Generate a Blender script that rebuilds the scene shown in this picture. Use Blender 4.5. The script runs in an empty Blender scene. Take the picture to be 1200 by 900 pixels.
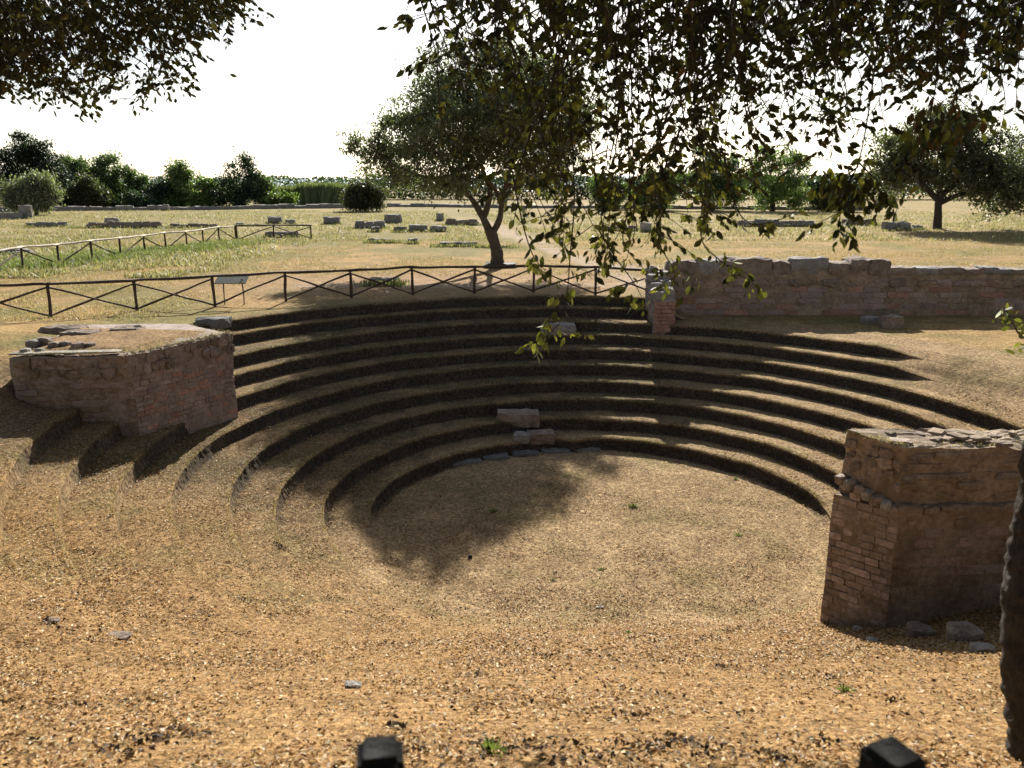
import bpy, bmesh, math, random
import numpy as np
from mathutils import Vector, Matrix, Euler, noise as mnoise

random.seed(7)
rng = np.random.default_rng(11)
C = bpy.context.scene.collection
scene = bpy.context.scene

# ------------------------------------------------------------------ camera
F = 956.0                       # focal length in pixels of the 1200 px wide photograph
TH = math.radians(13.73)        # downward tilt
H = 4.0                         # eye height above the plain
cd = bpy.data.cameras.new('camera')
cam = bpy.data.objects.new('camera', cd)
C.objects.link(cam)
cam.location = (0, 0, H)
cam.rotation_euler = (math.pi / 2 - TH, 0, 0)
cd.sensor_width = 36.0
cd.lens = 36.0 * F / 1200.0
cd.clip_start = 0.05
cd.clip_end = 9000
cd.dof.use_dof = True
cd.dof.focus_distance = 18.0
cd.dof.aperture_fstop = 2.8
cd.lens = 36.0 * F / 1200.0
scene.camera = cam

# ------------------------------------------------------------------ light
SUN_EL = math.radians(28.5)
SUN_DIR = Vector((0.085, 1.0, 0)).normalized()          # horizontal direction towards the sun
w = bpy.data.worlds.new('World')
scene.world = w
w.use_nodes = True
nt = w.node_tree
nt.nodes.clear()
sky = nt.nodes.new('ShaderNodeTexSky')
sky.sky_type = 'NISHITA'
sky.sun_disc = False
sky.sun_elevation = SUN_EL
sky.sun_rotation = math.atan2(SUN_DIR.x, SUN_DIR.y)
sky.air_density = 1.0
sky.dust_density = 1.0
sky.ozone_density = 1.0
bg = nt.nodes.new('ShaderNodeBackground')
bg.inputs['Strength'].default_value = 0.05
wo = nt.nodes.new('ShaderNodeOutputWorld')
hs = nt.nodes.new('ShaderNodeHueSaturation')
hs.inputs['Saturation'].default_value = 0.6
nt.links.new(sky.outputs[0], hs.inputs['Color'])
nt.links.new(hs.outputs[0], bg.inputs[0])
nt.links.new(bg.outputs[0], wo.inputs[0])
sd = bpy.data.lights.new('sun', 'SUN')
sd.energy = 5.0
sd.angle = math.radians(0.53)
sd.color = (1.0, 0.95, 0.86)
sun = bpy.data.objects.new('sun', sd)
C.objects.link(sun)
d = -(SUN_DIR * math.cos(SUN_EL) + Vector((0, 0, math.sin(SUN_EL))))
sun.rotation_euler = d.to_track_quat('-Z', 'Y').to_euler()
scene.view_settings.view_transform = 'Standard'
scene.view_settings.look = 'None'
scene.view_settings.gamma = 1.0
scene.view_settings.exposure = 1.55
try:
    scene.cycles.max_bounces = 6
    scene.cycles.transparent_max_bounces = 4
    scene.cycles.sample_clamp_indirect = 5
except Exception:
    pass

# ------------------------------------------------------------------ pixel helpers
CT, ST = math.cos(TH), math.sin(TH)
def at(px, py, z=0.0):
    """the place at height z that shows at photograph pixel (px, py)"""
    dx = (px - 600) / F; dy = (450 - py) / F
    ry = CT + dy * ST; rz = -ST + dy * CT
    t = (z - H) / rz
    return Vector((dx * t, ry * t, z))
def aty(px, py, Y):
    """the place at forward distance Y that shows at pixel (px, py)"""
    dx = (px - 600) / F; dy = (450 - py) / F
    ry = CT + dy * ST; rz = -ST + dy * CT
    t = Y / ry
    return Vector((dx * t, Y, H + rz * t))
def to_px(p):
    dd = p[1] * CT - (p[2] - H) * ST
    u = p[1] * ST + (p[2] - H) * CT
    return 600 + F * p[0] / dd, 450 - F * u / dd, dd

# ------------------------------------------------------------------ numpy noise
def _hash(ix, iy, seed):
    n = (ix.astype(np.int64) * 374761393 + iy.astype(np.int64) * 668265263 + seed * 974634777) & 0x7fffffff
    n = ((n ^ (n >> 13)) * 1274126177) & 0x7fffffff
    return ((n ^ (n >> 16)) & 0xffff) / 65535.0
def vnoise(x, y, seed=0):
    x = np.asarray(x, float); y = np.asarray(y, float)
    x0 = np.floor(x); y0 = np.floor(y)
    fx = x - x0; fy = y - y0
    fx = fx * fx * (3 - 2 * fx); fy = fy * fy * (3 - 2 * fy)
    a = _hash(x0, y0, seed); b = _hash(x0 + 1, y0, seed)
    c = _hash(x0, y0 + 1, seed); e = _hash(x0 + 1, y0 + 1, seed)
    return (a * (1 - fx) + b * fx) * (1 - fy) + (c * (1 - fx) + e * fx) * fy
def fbm(x, y, seed=0, o=4):
    s = 0; a = 0.5; t = 0
    for k in range(o):
        s = s + a * vnoise(np.asarray(x) * 2 ** k, np.asarray(y) * 2 ** k, seed + k); t += a; a *= 0.5
    return s / t
def sstep(a, b, x):
    t = np.clip((np.asarray(x, float) - a) / (b - a), 0, 1)
    return t * t * (3 - 2 * t)

# ------------------------------------------------------------------ mesh helpers
def np_mesh(name, V, Fc, col=None, smooth=False):
    """V (n,3); Fc (m,k) all faces with k corners; col (n,3) per point"""
    V = np.ascontiguousarray(V, dtype=np.float32); Fc = np.ascontiguousarray(Fc, dtype=np.int32)
    me = bpy.data.meshes.new(name)
    n, m, k = len(V), len(Fc), Fc.shape[1]
    me.vertices.add(n); me.vertices.foreach_set('co', V.ravel())
    me.loops.add(m * k); me.loops.foreach_set('vertex_index', Fc.ravel())
    me.polygons.add(m)
    me.polygons.foreach_set('loop_start', np.arange(0, m * k, k, dtype=np.int32))
    me.polygons.foreach_set('loop_total', np.full(m, k, dtype=np.int32))
    me.polygons.foreach_set('use_smooth', np.full(m, smooth, dtype=bool))
    if col is not None:
        at_ = me.attributes.new('Col', 'FLOAT_COLOR', 'POINT')
        c4 = np.ones((n, 4), dtype=np.float32); c4[:, :3] = col
        at_.data.foreach_set('color', c4.ravel())
    me.update(calc_edges=True)
    me.validate()
    return me
def link(name, me, mat=None, parent=None, loc=None):
    o = bpy.data.objects.new(name, me)
    C.objects.link(o)
    if mat is not None and me is not None and len(me.materials) == 0:
        me.materials.append(mat)
    if parent is not None:
        o.parent = parent
    if loc is not None:
        o.location = loc
    return o
def tag(o, label=None, cat=None, group=None, kind=None):
    if label: o['label'] = label
    if cat: o['category'] = cat
    if group: o['group'] = group
    if kind: o['kind'] = kind
    return o
def empty(name, loc=(0, 0, 0), label=None, cat=None, group=None):
    o = bpy.data.objects.new(name, None)
    C.objects.link(o); o.location = loc
    o.empty_display_size = 0.2
    return tag(o, label, cat, group)

def tube_arrays(pts, radii, n=8, seed=0, rough=0.0, cap=True):
    pts = [Vector(p) for p in pts]
    V = []; Fq = []
    up = Vector((0, 0, 1))
    prev = None
    for i, p in enumerate(pts):
        t = (pts[min(i + 1, len(pts) - 1)] - pts[max(i - 1, 0)]).normalized()
        if prev is None:
            a = t.cross(up)
            if a.length < 0.1: a = t.cross(Vector((1, 0, 0)))
        else:
            a = prev - t * prev.dot(t)
        a.normalize(); prev = a
        b = t.cross(a)
        for k in range(n):
            an = 2 * math.pi * k / n
            r = radii[i]
            if rough:
                r *= 1 + rough * mnoise.noise(Vector((math.cos(an) * 1.7, math.sin(an) * 1.7, i * 0.35 + seed * 7.1))) + rough * .5 * mnoise.noise(Vector((math.cos(an) * 5, math.sin(an) * 5, i * 0.5 + seed)))
            V.append(p + a * math.cos(an) * r + b * math.sin(an) * r)
    for i in range(len(pts) - 1):
        for k in range(n):
            k2 = (k + 1) % n
            Fq.append((i * n + k, i * n + k2, (i + 1) * n + k2, (i + 1) * n + k))
    if cap:
        for base, rev in ((0, True), ((len(pts) - 1) * n, False)):
            ci = len(V)
            V.append(pts[0] if base == 0 else pts[-1])
            for k in range(n):
                k2 = (k + 1) % n
                tri = (base + k, base + k2, ci, ci)
                Fq.append(tri)
    return V, Fq
def tube_mesh(name, pts, radii, n=8, seed=0, rough=0.0, smooth=True):
    V, Fq = tube_arrays(pts, radii, n, seed, rough)
    me = bpy.data.meshes.new(name)
    me.from_pydata([tuple(v) for v in V], [], [f[:3] if f[2] == f[3] else f for f in Fq])
    if smooth: me.polygons.foreach_set('use_smooth', [True] * len(me.polygons))
    me.update()
    return me
def spline(pts, n=6):
    pts = [Vector(p) for p in pts]
    out = []
    P = [pts[0] * 2 - pts[1]] + pts + [pts[-1] * 2 - pts[-2]]
    for i in range(1, len(P) - 2):
        for k in range(n):
            t = k / n
            out.append(0.5 * ((2 * P[i]) + (P[i + 1] - P[i - 1]) * t + (2 * P[i - 1] - 5 * P[i] + 4 * P[i + 1] - P[i + 2]) * t * t
                              + (3 * P[i] - P[i - 1] - 3 * P[i + 1] + P[i + 2]) * t ** 3))
    out.append(pts[-1])
    return out
def lerp_list(vals, n):
    xs = np.linspace(0, 1, len(vals)); return list(np.interp(np.linspace(0, 1, n), xs, vals))

def block_mesh(name, sx, sy, sz, seed=0, rough=0.08, cuts=3, roundness=0.25):
    """a rough hewn block standing on z=0, centred in x and y"""
    bm = bmesh.new()
    bmesh.ops.create_cube(bm, size=2.0)
    if cuts: bmesh.ops.subdivide_edges(bm, edges=bm.edges[:], cuts=cuts, use_grid_fill=True)
    m = min(sx, sy, sz)
    for v in bm.verts:
        c = v.co.copy()
        s = Vector((c.x, c.y, c.z)); L = s.length
        sp = s / L * 1.25
        c = c.lerp(sp, roundness)
        p = Vector((c.x * sx / 2, c.y * sy / 2, c.z * sz / 2))
        q = p * (1.3 / m) + Vector((seed * 3.7, seed * 1.3, seed * 2.1))
        dv = mnoise.noise_vector(q) * rough * m + mnoise.noise_vector(q * 2.7) * rough * m * 0.5
        v.co = p + dv + Vector((0, 0, sz / 2))
    me = bpy.data.meshes.new(name)
    bm.to_mesh(me); bm.free()
    return me

KA = 0.66        # overall reflectance of earth, stone and leaves
# ------------------------------------------------------------------ materials
def new_mat(name):
    m = bpy.data.materials.new(name); m.use_nodes = True
    t = m.node_tree; t.nodes.clear()
    out = t.nodes.new('ShaderNodeOutputMaterial')
    return m, t, out
def N(t, typ, **kw):
    n = t.nodes.new(typ)
    for k, v in kw.items():
        if k.startswith('i_'): n.inputs[k[2:].replace('_', ' ')].default_value = v
        else: setattr(n, k, v)
    return n
def noise_node(t, vec, scale, detail=4, rough=0.6):
    n = N(t, 'ShaderNodeTexNoise'); n.inputs['Scale'].default_value = scale
    n.inputs['Detail'].default_value = detail; n.inputs['Roughness'].default_value = rough
    t.links.new(vec, n.inputs['Vector']); return n
def ramp(t, fac, stops):
    r = N(t, 'ShaderNodeValToRGB')
    e = r.color_ramp.elements
    while len(e) < len(stops): e.new(0.5)
    for k, (p, c) in enumerate(stops):
        e[k].position = p; e[k].color = (*c, 1)
    t.links.new(fac, r.inputs[0]); return r
def mix(t, fac, a, b, mode='MIX'):
    n = N(t, 'ShaderNodeMix'); n.data_type = 'RGBA'; n.blend_type = mode
    for s, i in ((fac, 0), (a, 6), (b, 7)):
        if isinstance(s, (int, float)): n.inputs[i].default_value = s
        elif isinstance(s, tuple): n.inputs[i].default_value = (*s, 1)
        else: t.links.new(s, n.inputs[i])
    return n.outputs[2]
def bump(t, height, strength=0.5, dist=0.02):
    b = N(t, 'ShaderNodeBump'); b.inputs['Strength'].default_value = strength; b.inputs['Distance'].default_value = dist
    t.links.new(height, b.inputs['Height']); return b.outputs[0]

def mat_ground():
    m, t, out = new_mat('ground_soil')
    geo = N(t, 'ShaderNodeNewGeometry'); pos = geo.outputs['Position']
    at_ = N(t, 'ShaderNodeAttribute'); at_.attribute_name = 'Col'
    n1 = noise_node(t, pos, 1.3, 6, 0.65)
    n2 = noise_node(t, pos, 14.0, 5, 0.7)
    n3 = noise_node(t, pos, 55.0, 3, 0.7)
    v = N(t, 'ShaderNodeTexVoronoi'); v.inputs['Scale'].default_value = 22.0; t.links.new(pos, v.inputs['Vector'])
    spk = ramp(t, v.outputs['Color'], [(0.0, (0.35, 0.33, 0.32)), (0.35, (0.8, 0.78, 0.76)), (0.62, (1.05, 1.0, 0.95)), (0.86, (1.25, 1.25, 1.2)), (1.0, (1.9, 2.0, 2.1))])
    a = mix(t, 1.0, at_.outputs['Color'], ramp(t, n1.outputs[0], [(0.3, (0.75, 0.75, 0.75)), (0.7, (1.2, 1.2, 1.2))]).outputs[0], 'MULTIPLY')
    b = mix(t, 1.0, a, ramp(t, n2.outputs[0], [(0.32, (0.42, 0.38, 0.36)), (0.5, (0.95, 0.95, 0.95)), (0.68, (1.4, 1.4, 1.35))]).outputs[0], 'MULTIPLY')
    c = mix(t, 0.75, b, spk.outputs[0], 'MULTIPLY')
    e = mix(t, 0.6, c, ramp(t, n3.outputs[0], [(0.3, (0.55, 0.55, 0.55)), (0.7, (1.3, 1.3, 1.3))]).outputs[0], 'MULTIPLY')
    bs = N(t, 'ShaderNodeBsdfPrincipled'); bs.inputs['Roughness'].default_value = 1.0
    bs.inputs['Specular IOR Level'].default_value = 0.03
    t.links.new(e, bs.inputs['Base Color'])
    hm = N(t, 'ShaderNodeMath', operation='ADD'); t.links.new(n2.outputs[0], hm.inputs[0]); t.links.new(n3.outputs[0], hm.inputs[1])
    t.links.new(bump(t, hm.outputs[0], 0.8, 0.035), bs.inputs['Normal'])
    t.links.new(bs.outputs[0], out.inputs[0]); return m

def mat_leafy(name, trans=0.3, gloss=0.35, tint=(1, 1, 1), tmul=(1.3, 1.5, 0.5)):
    m, t, out = new_mat(name)
    at_ = N(t, 'ShaderNodeAttribute'); at_.attribute_name = 'Col'
    base = mix(t, 1.0, at_.outputs['Color'], tint, 'MULTIPLY')
    geo = N(t, 'ShaderNodeNewGeometry')
    nn = noise_node(t, geo.outputs['Position'], 18.0, 2)
    base = mix(t, 1.0, base, ramp(t, nn.outputs[0], [(0.3, (0.75, 0.75, 0.75)), (0.7, (1.2, 1.2, 1.2))]).outputs[0], 'MULTIPLY')
    bs = N(t, 'ShaderNodeBsdfPrincipled'); bs.inputs['Roughness'].default_value = 0.55
    bs.inputs['Specular IOR Level'].default_value = gloss
    t.links.new(base, bs.inputs['Base Color'])
    if trans > 0:
        tr = N(t, 'ShaderNodeBsdfTranslucent')
        t.links.new(mix(t, 1.0, base, tmul, 'MULTIPLY'), tr.inputs['Color'])
        ms = N(t, 'ShaderNodeMixShader'); ms.inputs[0].default_value = trans
        t.links.new(bs.outputs[0], ms.inputs[1]); t.links.new(tr.outputs[0], ms.inputs[2])
        t.links.new(ms.outputs[0], out.inputs[0])
    else:
        t.links.new(bs.outputs[0], out.inputs[0])
    return m

def mat_stone(name, c1, c2, c3, scale=3.0, bumpd=0.03, lichen=None, spots=0.5):
    m, t, out = new_mat(name)
    c1, c2, c3 = [tuple(v * KA for v in c) for c in (c1, c2, c3)]
    if lichen: lichen = tuple(v * KA for v in lichen)
    geo = N(t, 'ShaderNodeNewGeometry'); pos = geo.outputs['Position']
    oi = N(t, 'ShaderNodeObjectInfo')
    n1 = noise_node(t, pos, scale, 8, 0.65)
    n2 = noise_node(t, pos, scale * 7, 6, 0.7)
    v = N(t, 'ShaderNodeTexVoronoi'); v.inputs['Scale'].default_value = scale * 9; t.links.new(pos, v.inputs['Vector'])
    a = ramp(t, n1.outputs[0], [(0.3, c1), (0.52, c2), (0.72, c3)]).outputs[0]
    a = mix(t, 1.0, a, ramp(t, n2.outputs[0], [(0.3, (0.55, 0.53, 0.52)), (0.55, (1, 1, 1)), (0.75, (1.3, 1.28, 1.25))]).outputs[0], 'MULTIPLY')
    a = mix(t, spots, a, ramp(t, v.outputs['Distance'], [(0.0, (0.45, 0.42, 0.4)), (0.25, (1, 1, 1)), (1.0, (1.1, 1.1, 1.1))]).outputs[0], 'MULTIPLY')
    a = mix(t, 1.0, a, ramp(t, oi.outputs['Random'], [(0.0, (0.84, 0.82, 0.82)), (0.5, (1, 1, 1)), (1.0, (1.15, 1.12, 1.1))]).outputs[0], 'MULTIPLY')
    if lichen:
        nl = noise_node(t, pos, 1.7, 6, 0.7)
        a = mix(t, ramp(t, nl.outputs[0], [(0.52, (0, 0, 0)), (0.66, (0.8, 0.8, 0.8))]).outputs[0], a, lichen)
    bs = N(t, 'ShaderNodeBsdfPrincipled'); bs.inputs['Roughness'].default_value = 0.92
    bs.inputs['Specular IOR Level'].default_value = 0.2
    t.links.new(a, bs.inputs['Base Color'])
    t.links.new(bump(t, n2.outputs[0], 0.9, bumpd), bs.inputs['Normal'])
    t.links.new(bs.outputs[0], out.inputs[0]); return m

def mat_wood(name, c1, c2, scale=6.0, stretch=6.0):
    m, t, out = new_mat(name)
    c1, c2 = [tuple(v * KA for v in c) for c in (c1, c2)]
    tc = N(t, 'ShaderNodeNewGeometry')
    mp = N(t, 'ShaderNodeMapping'); mp.inputs['Scale'].default_value = (stretch, stretch, 1.0)
    t.links.new(tc.outputs['Position'], mp.inputs['Vector'])
    n1 = noise_node(t, mp.outputs[0], scale, 6, 0.7)
    n2 = noise_node(t, tc.outputs['Position'], 9, 5, 0.7)
    a = ramp(t, n1.outputs[0], [(0.3, c1), (0.7, c2)]).outputs[0]
    a = mix(t, 1.0, a, ramp(t, n2.outputs[0], [(0.3, (0.6, 0.6, 0.6)), (0.7, (1.25, 1.2, 1.15))]).outputs[0], 'MULTIPLY')
    bs = N(t, 'ShaderNodeBsdfPrincipled'); bs.inputs['Roughness'].default_value = 0.8
    bs.inputs['Specular IOR Level'].default_value = 0.2
    t.links.new(a, bs.inputs['Base Color'])
    t.links.new(bump(t, n1.outputs[0], 1.0, 0.03), bs.inputs['Normal'])
    t.links.new(bs.outputs[0], out.inputs[0]); return m

M = {}
M['ground'] = mat_ground()
M['litter'] = mat_leafy('dry_litter', 0.15, 0.03, tmul=(1.1, 1.0, 0.8))
M['grass'] = mat_leafy('grass_blades', 0.35, 0.2, tmul=(1.2, 1.25, 0.8))
M['leaf'] = mat_leafy('tree_leaves', 0.13, 0.12, tmul=(1.3, 1.25, 0.4))
M['crown'] = mat_leafy('crown_leaves', 0.35, 0.3, tmul=(1.2, 1.5, 0.6))
M['bark'] = mat_wood('bark', (0.05, 0.04, 0.032), (0.17, 0.14, 0.11), 5.0, 3.0)
M['oldbark'] = mat_wood('dark_bark', (0.022, 0.018, 0.014), (0.10, 0.08, 0.062), 9.0, 2.5)
M['black'] = mat_wood('unlit_wood', (0.006, 0.006, 0.005), (0.018, 0.017, 0.014), 9.0, 2.5)  # near black stands in for the unlit side of the posts
M['fence'] = mat_wood('weathered_pole', (0.055, 0.035, 0.025), (0.15, 0.10, 0.075), 5.0, 3.0)
M['fence_sunlit'] = mat_wood('sunlit_pole', (0.5, 0.42, 0.32), (0.85, 0.75, 0.62), 5.0, 3.0)  # pole wood with the sun on the top rail put into its colour
M['brick'] = mat_stone('old_brick', (0.27, 0.19, 0.16), (0.40, 0.295, 0.25), (0.52, 0.42, 0.36), 2.2, 0.02, lichen=(0.34, 0.29, 0.25))
M['redbrick'] = mat_stone('red_brick', (0.34, 0.18, 0.13), (0.46, 0.27, 0.20), (0.52, 0.37, 0.29), 2.2, 0.02)
M['litbrick'] = mat_stone('lit_brick', (0.36, 0.27, 0.23), (0.50, 0.39, 0.34), (0.62, 0.52, 0.47), 2.2, 0.02)
M['ochre'] = mat_stone('ochre_stone', (0.20, 0.15, 0.10), (0.33, 0.25, 0.175), (0.46, 0.36, 0.265), 1.5, 0.03)
M['mortar'] = mat_stone('lime_mortar', (0.27, 0.205, 0.165), (0.40, 0.315, 0.26), (0.52, 0.43, 0.36), 3.0, 0.03)
M['rubble'] = mat_stone('rubble_stone', (0.20, 0.155, 0.12), (0.36, 0.285, 0.225), (0.50, 0.42, 0.34), 3.5, 0.05)
M['grey'] = mat_stone('grey_stone', (0.20, 0.185, 0.17), (0.34, 0.315, 0.285), (0.48, 0.45, 0.40), 3.0, 0.03, lichen=(0.30, 0.29, 0.24))
M['slate'] = mat_stone('dark_slab', (0.12, 0.12, 0.12), (0.19, 0.19, 0.18), (0.25, 0.25, 0.24), 3.0, 0.02)
M['tufa'] = mat_stone('pale_tufa', (0.28, 0.26, 0.23), (0.42, 0.39, 0.34), (0.55, 0.51, 0.45), 3.0, 0.03)

# ------------------------------------------------------------------ the terrain
CX, CY = 1.94, 17.10
RISE = 0.3327
RAD = [12.95, 12.35, 11.2, 10.45, 9.6, 8.75, 7.8, 6.92, 5.97, 5.1]
def band(phi, a, b, soft):
    """1 between the angles a and b (degrees), fading over soft degrees outside"""
    return sstep(a - soft, a, phi) * (1 - sstep(b, b + soft, phi))
# riser visible between these angles: (start, fade, end, fade)
SPAN = [(74, 4, 146, 8), (72, 4, 166, 8), (38, 9, 205, 24), (33, 9, 210, 26), (2, 16, 208, 30),
        (0, 14, 207, 32), (-2, 14, 204, 34), (-2, 14, 202, 34), (-2, 12, 200, 30), (12, 22, 170, 20)]
def span(i, phid):
    a, fa, b, fb = SPAN[i]
    p = np.where(phid < -90, phid + 360, phid)
    return sstep(a - fa, a, p) * (1 - sstep(b, b + fb, p))
def wob(i, phi):
    return 0.035 * np.sin(phi * 5 + i * 2.1) + 0.010 * np.sin(phi * 17 + i * 1.3) + 0.010 * (vnoise(phi * 40, phi * 0 + i, 5) - .5) * 2 - (0.25 * np.exp(-((np.degrees(phi) - 92) / 5.0) ** 2) if i == 9 else 0)
def low_zone(phid):
    p = np.where(phid < -90, phid + 360, phid)
    return sstep(-40, -12, p) * (1 - sstep(70, 74, p))
def bank(x, y, z):
    e = np.minimum(2.82 - .484 * y, 2.3) + .10 * (fbm(x * .5, y * .5, 13, 3) - .5)
    k = .22
    h = np.clip(.5 + .5 * (e - z) / k, 0, 1)
    return np.where(y < 14, z * (1 - h) + e * h + k * h * (1 - h), z)
def fine(x, y):
    return 0.05 * (fbm(x * 0.55, y * 0.55, 3) - .5) + 0.035 * (fbm(x * 2.6, y * 2.6, 9, 3) - .5)
def terrain(x, y, inside=None):
    """height of the ground; inside = how many risers have been passed (None: from the radius)"""
    x = np.asarray(x, float); y = np.asarray(y, float)
    dx, dy = x - CX, y - CY
    r = np.hypot(dx, dy); phi = np.arctan2(dy, dx); pd = np.degrees(phi)
    q = low_zone(pd)
    z = np.zeros_like(r)
    for i, R in enumerate(RAD):
        Rw = R + wob(i, phi)
        Hs = (r < Rw).astype(float) if inside is None else np.full_like(r, 1.0 if inside > i else 0.0)
        s = span(i, pd)
        rmp = np.clip((Rw + 0.5 - r) / 1.0, 0, 1)
        lip = np.where(inside is None or inside <= i, np.clip(1 - np.abs(r - Rw) / 0.10, 0, 1) ** 2 * 0.035 * (r >= Rw - 0.01), 0)
        c = -RISE * (s * Hs + (1 - s) * rmp) - lip * s
        if i < 2: c = c * (1 - q) + q * (-RISE)
        z = z + c
    # the low ground on the right lies in front of the long wall only
    up = sstep(29.9, 30.5, y) * q
    z = z + up * 2 * RISE
    # mound behind the left masonry block
    z = z + 0.42 * np.exp(-((x + 13.6) / 3.6) ** 2 - ((y - 19.5) / 3.2) ** 2) * sstep(11.6, 13.5, r)
    z = z + fine(x, y)
    far = sstep(40, 160, np.hypot(x, y))
    z = z + far * 0.5 * (fbm(x * 0.03, y * 0.03, 21, 3) - .5)
    return bank(x, y, z)

def ground_col(x, y):
    x = np.asarray(x, float); y = np.asarray(y, float)
    r = np.hypot(x - CX, y - CY); dd = np.hypot(x, y)
    n = fbm(x * 0.35, y * 0.35, 31, 4); n2 = fbm(x * 1.1, y * 1.1, 41, 4); n3 = fbm(x * 0.09, y * 0.09, 51, 3)
    def c(v): return np.array(v)[None, :]
    def mixc(a, b, f): return a * (1 - f[:, None]) + b * f[:, None]
    orange = c((.395, .252, .122)) * np.ones((len(x), 1)); beige = c((.48, .345, .20)); soil = c((.19, .15, .10))
    straw = c((.50, .34, .16)); green = c((.24, .235, .10)); path = c((.52, .41, .30)); olive = c((.25, .22, .10))
    # the bowl: orange litter near the camera, greyer litter on the orchestra, earth and short grass on the steps, deepened for tree shade
    col = orange
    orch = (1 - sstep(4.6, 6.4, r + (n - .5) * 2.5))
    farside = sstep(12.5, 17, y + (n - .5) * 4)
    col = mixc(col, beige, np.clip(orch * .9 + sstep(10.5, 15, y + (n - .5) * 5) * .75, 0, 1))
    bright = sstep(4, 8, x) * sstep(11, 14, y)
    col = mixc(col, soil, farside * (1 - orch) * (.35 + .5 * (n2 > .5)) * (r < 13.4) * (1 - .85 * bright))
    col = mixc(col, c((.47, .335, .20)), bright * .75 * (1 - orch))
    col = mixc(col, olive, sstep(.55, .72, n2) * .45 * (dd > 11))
    col = col * (1 - .26 * sstep(5.1, 5.6, r) * farside * (r < 13.2) * (1 - sstep(3.0, 6.5, x)))[:, None]  # tree shade painted into the far treads, left off the right bank
    # the field
    out_ = sstep(12.9, 13.8, r) * sstep(8, 16, y)
    f = mixc(straw * np.ones((len(x), 1)), olive, sstep(.42, .62, n2) * .45)
    gz = sstep(.42, .66, n + .16 * sstep(36, 55, y) * (x < 2) - .12 * (x > 2) - .35 * sstep(0, 1, np.exp(-((x + 4) / 9) ** 2 - ((y - 40) / 9) ** 2)))
    f = mixc(f, green, gz * .75)
    f = mixc(f, c((.43, .36, .20)), sstep(55, 90, dd) * .6 * (1 - gz * .6))
    # worn earth along the far fence and around the tree, and the path
    worn = np.exp(-((x + 3) / 9) ** 2 - ((y - 34.5) / 5.0) ** 2)
    f = mixc(f, c((.46, .315, .185)), np.clip(worn * 1.3, 0, 1) * sstep(.25, .6, n2 + .2))
    pw = np.clip(1 - np.abs(y - (33.4 + .02 * x)) / 1.3 + (n2 - .5), 0, 1) * (x > -9) * (x < 6) * .8
    f = mixc(f, path, sstep(.1, .7, pw) * .8)
    p2 = np.clip(1.3 - np.abs(y - (41.3 - (x - 9) * .045)) / 1.2 + (n2 - .5) * .8, 0, 1) * (x > 4)
    p3 = np.clip(1.2 - np.abs(x - (4.5 - (y - 40) * .16)) / (1.0 + .02 * (y - 40)) + (n2 - .5) * .8, 0, 1) * (y > 33) * (y < 95)
    f = mixc(f, path, np.clip(sstep(.3, .8, p2) + sstep(.3, .8, p3), 0, 1) * .9)
    col = mixc(col, f, out_)
    return np.clip(KA * col * (0.9 + 0.2 * n3[:, None]), 0.01, 0.9)

NPH = 720
PH = np.linspace(-math.pi, math.pi, NPH, endpoint=False)
def polar_strip(name, rows, mat, parent=None, kind=None, close_center=False, dark=None):
    """rows: list of (r array over PH, z array)"""
    V = []
    for r, z in rows:
        V.append(np.stack([CX + r * np.cos(PH), CY + r * np.sin(PH), z], 1))
    nr = len(rows)
    V = np.concatenate(V)
    i = np.arange(NPH); j = (i + 1) % NPH
    Fc = np.concatenate([np.stack([k * NPH + i, k * NPH + j, (k + 1) * NPH + j, (k + 1) * NPH + i], 1) for k in range(nr - 1)])
    if close_center:
        pass
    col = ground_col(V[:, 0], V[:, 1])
    if dark is not None:        # dark earth and stone of the risers, deepened for shade, eased where sunlit
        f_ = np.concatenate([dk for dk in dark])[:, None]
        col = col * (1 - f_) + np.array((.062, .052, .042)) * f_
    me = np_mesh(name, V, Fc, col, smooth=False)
    o = link(name, me, mat, parent)
    if kind: o['kind'] = kind
    return o
def row(rfun, inside):
    r = rfun
    x = CX + r * np.cos(PH); y = CY + r * np.sin(PH)
    return (r, terrain(x, y, inside))
# outer field, from the rim to the horizon
rows = []
edge = RAD[0] + wob(0, PH)
rr = [0.0, 0.05, 0.12, 0.25, 0.45, 0.7]
v = 1.0
while v < 30: rr.append(v); v += 0.28 + v * 0.01
while v < 6000: rr.append(v); v *= 1.07
for q in rr: rows.append(row(edge + q, 0))
ground = polar_strip('ground', rows[::-1], M['ground'], kind='structure')
ground['label'] = 'dry grassy field running to the horizon around the stepped pit'
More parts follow.
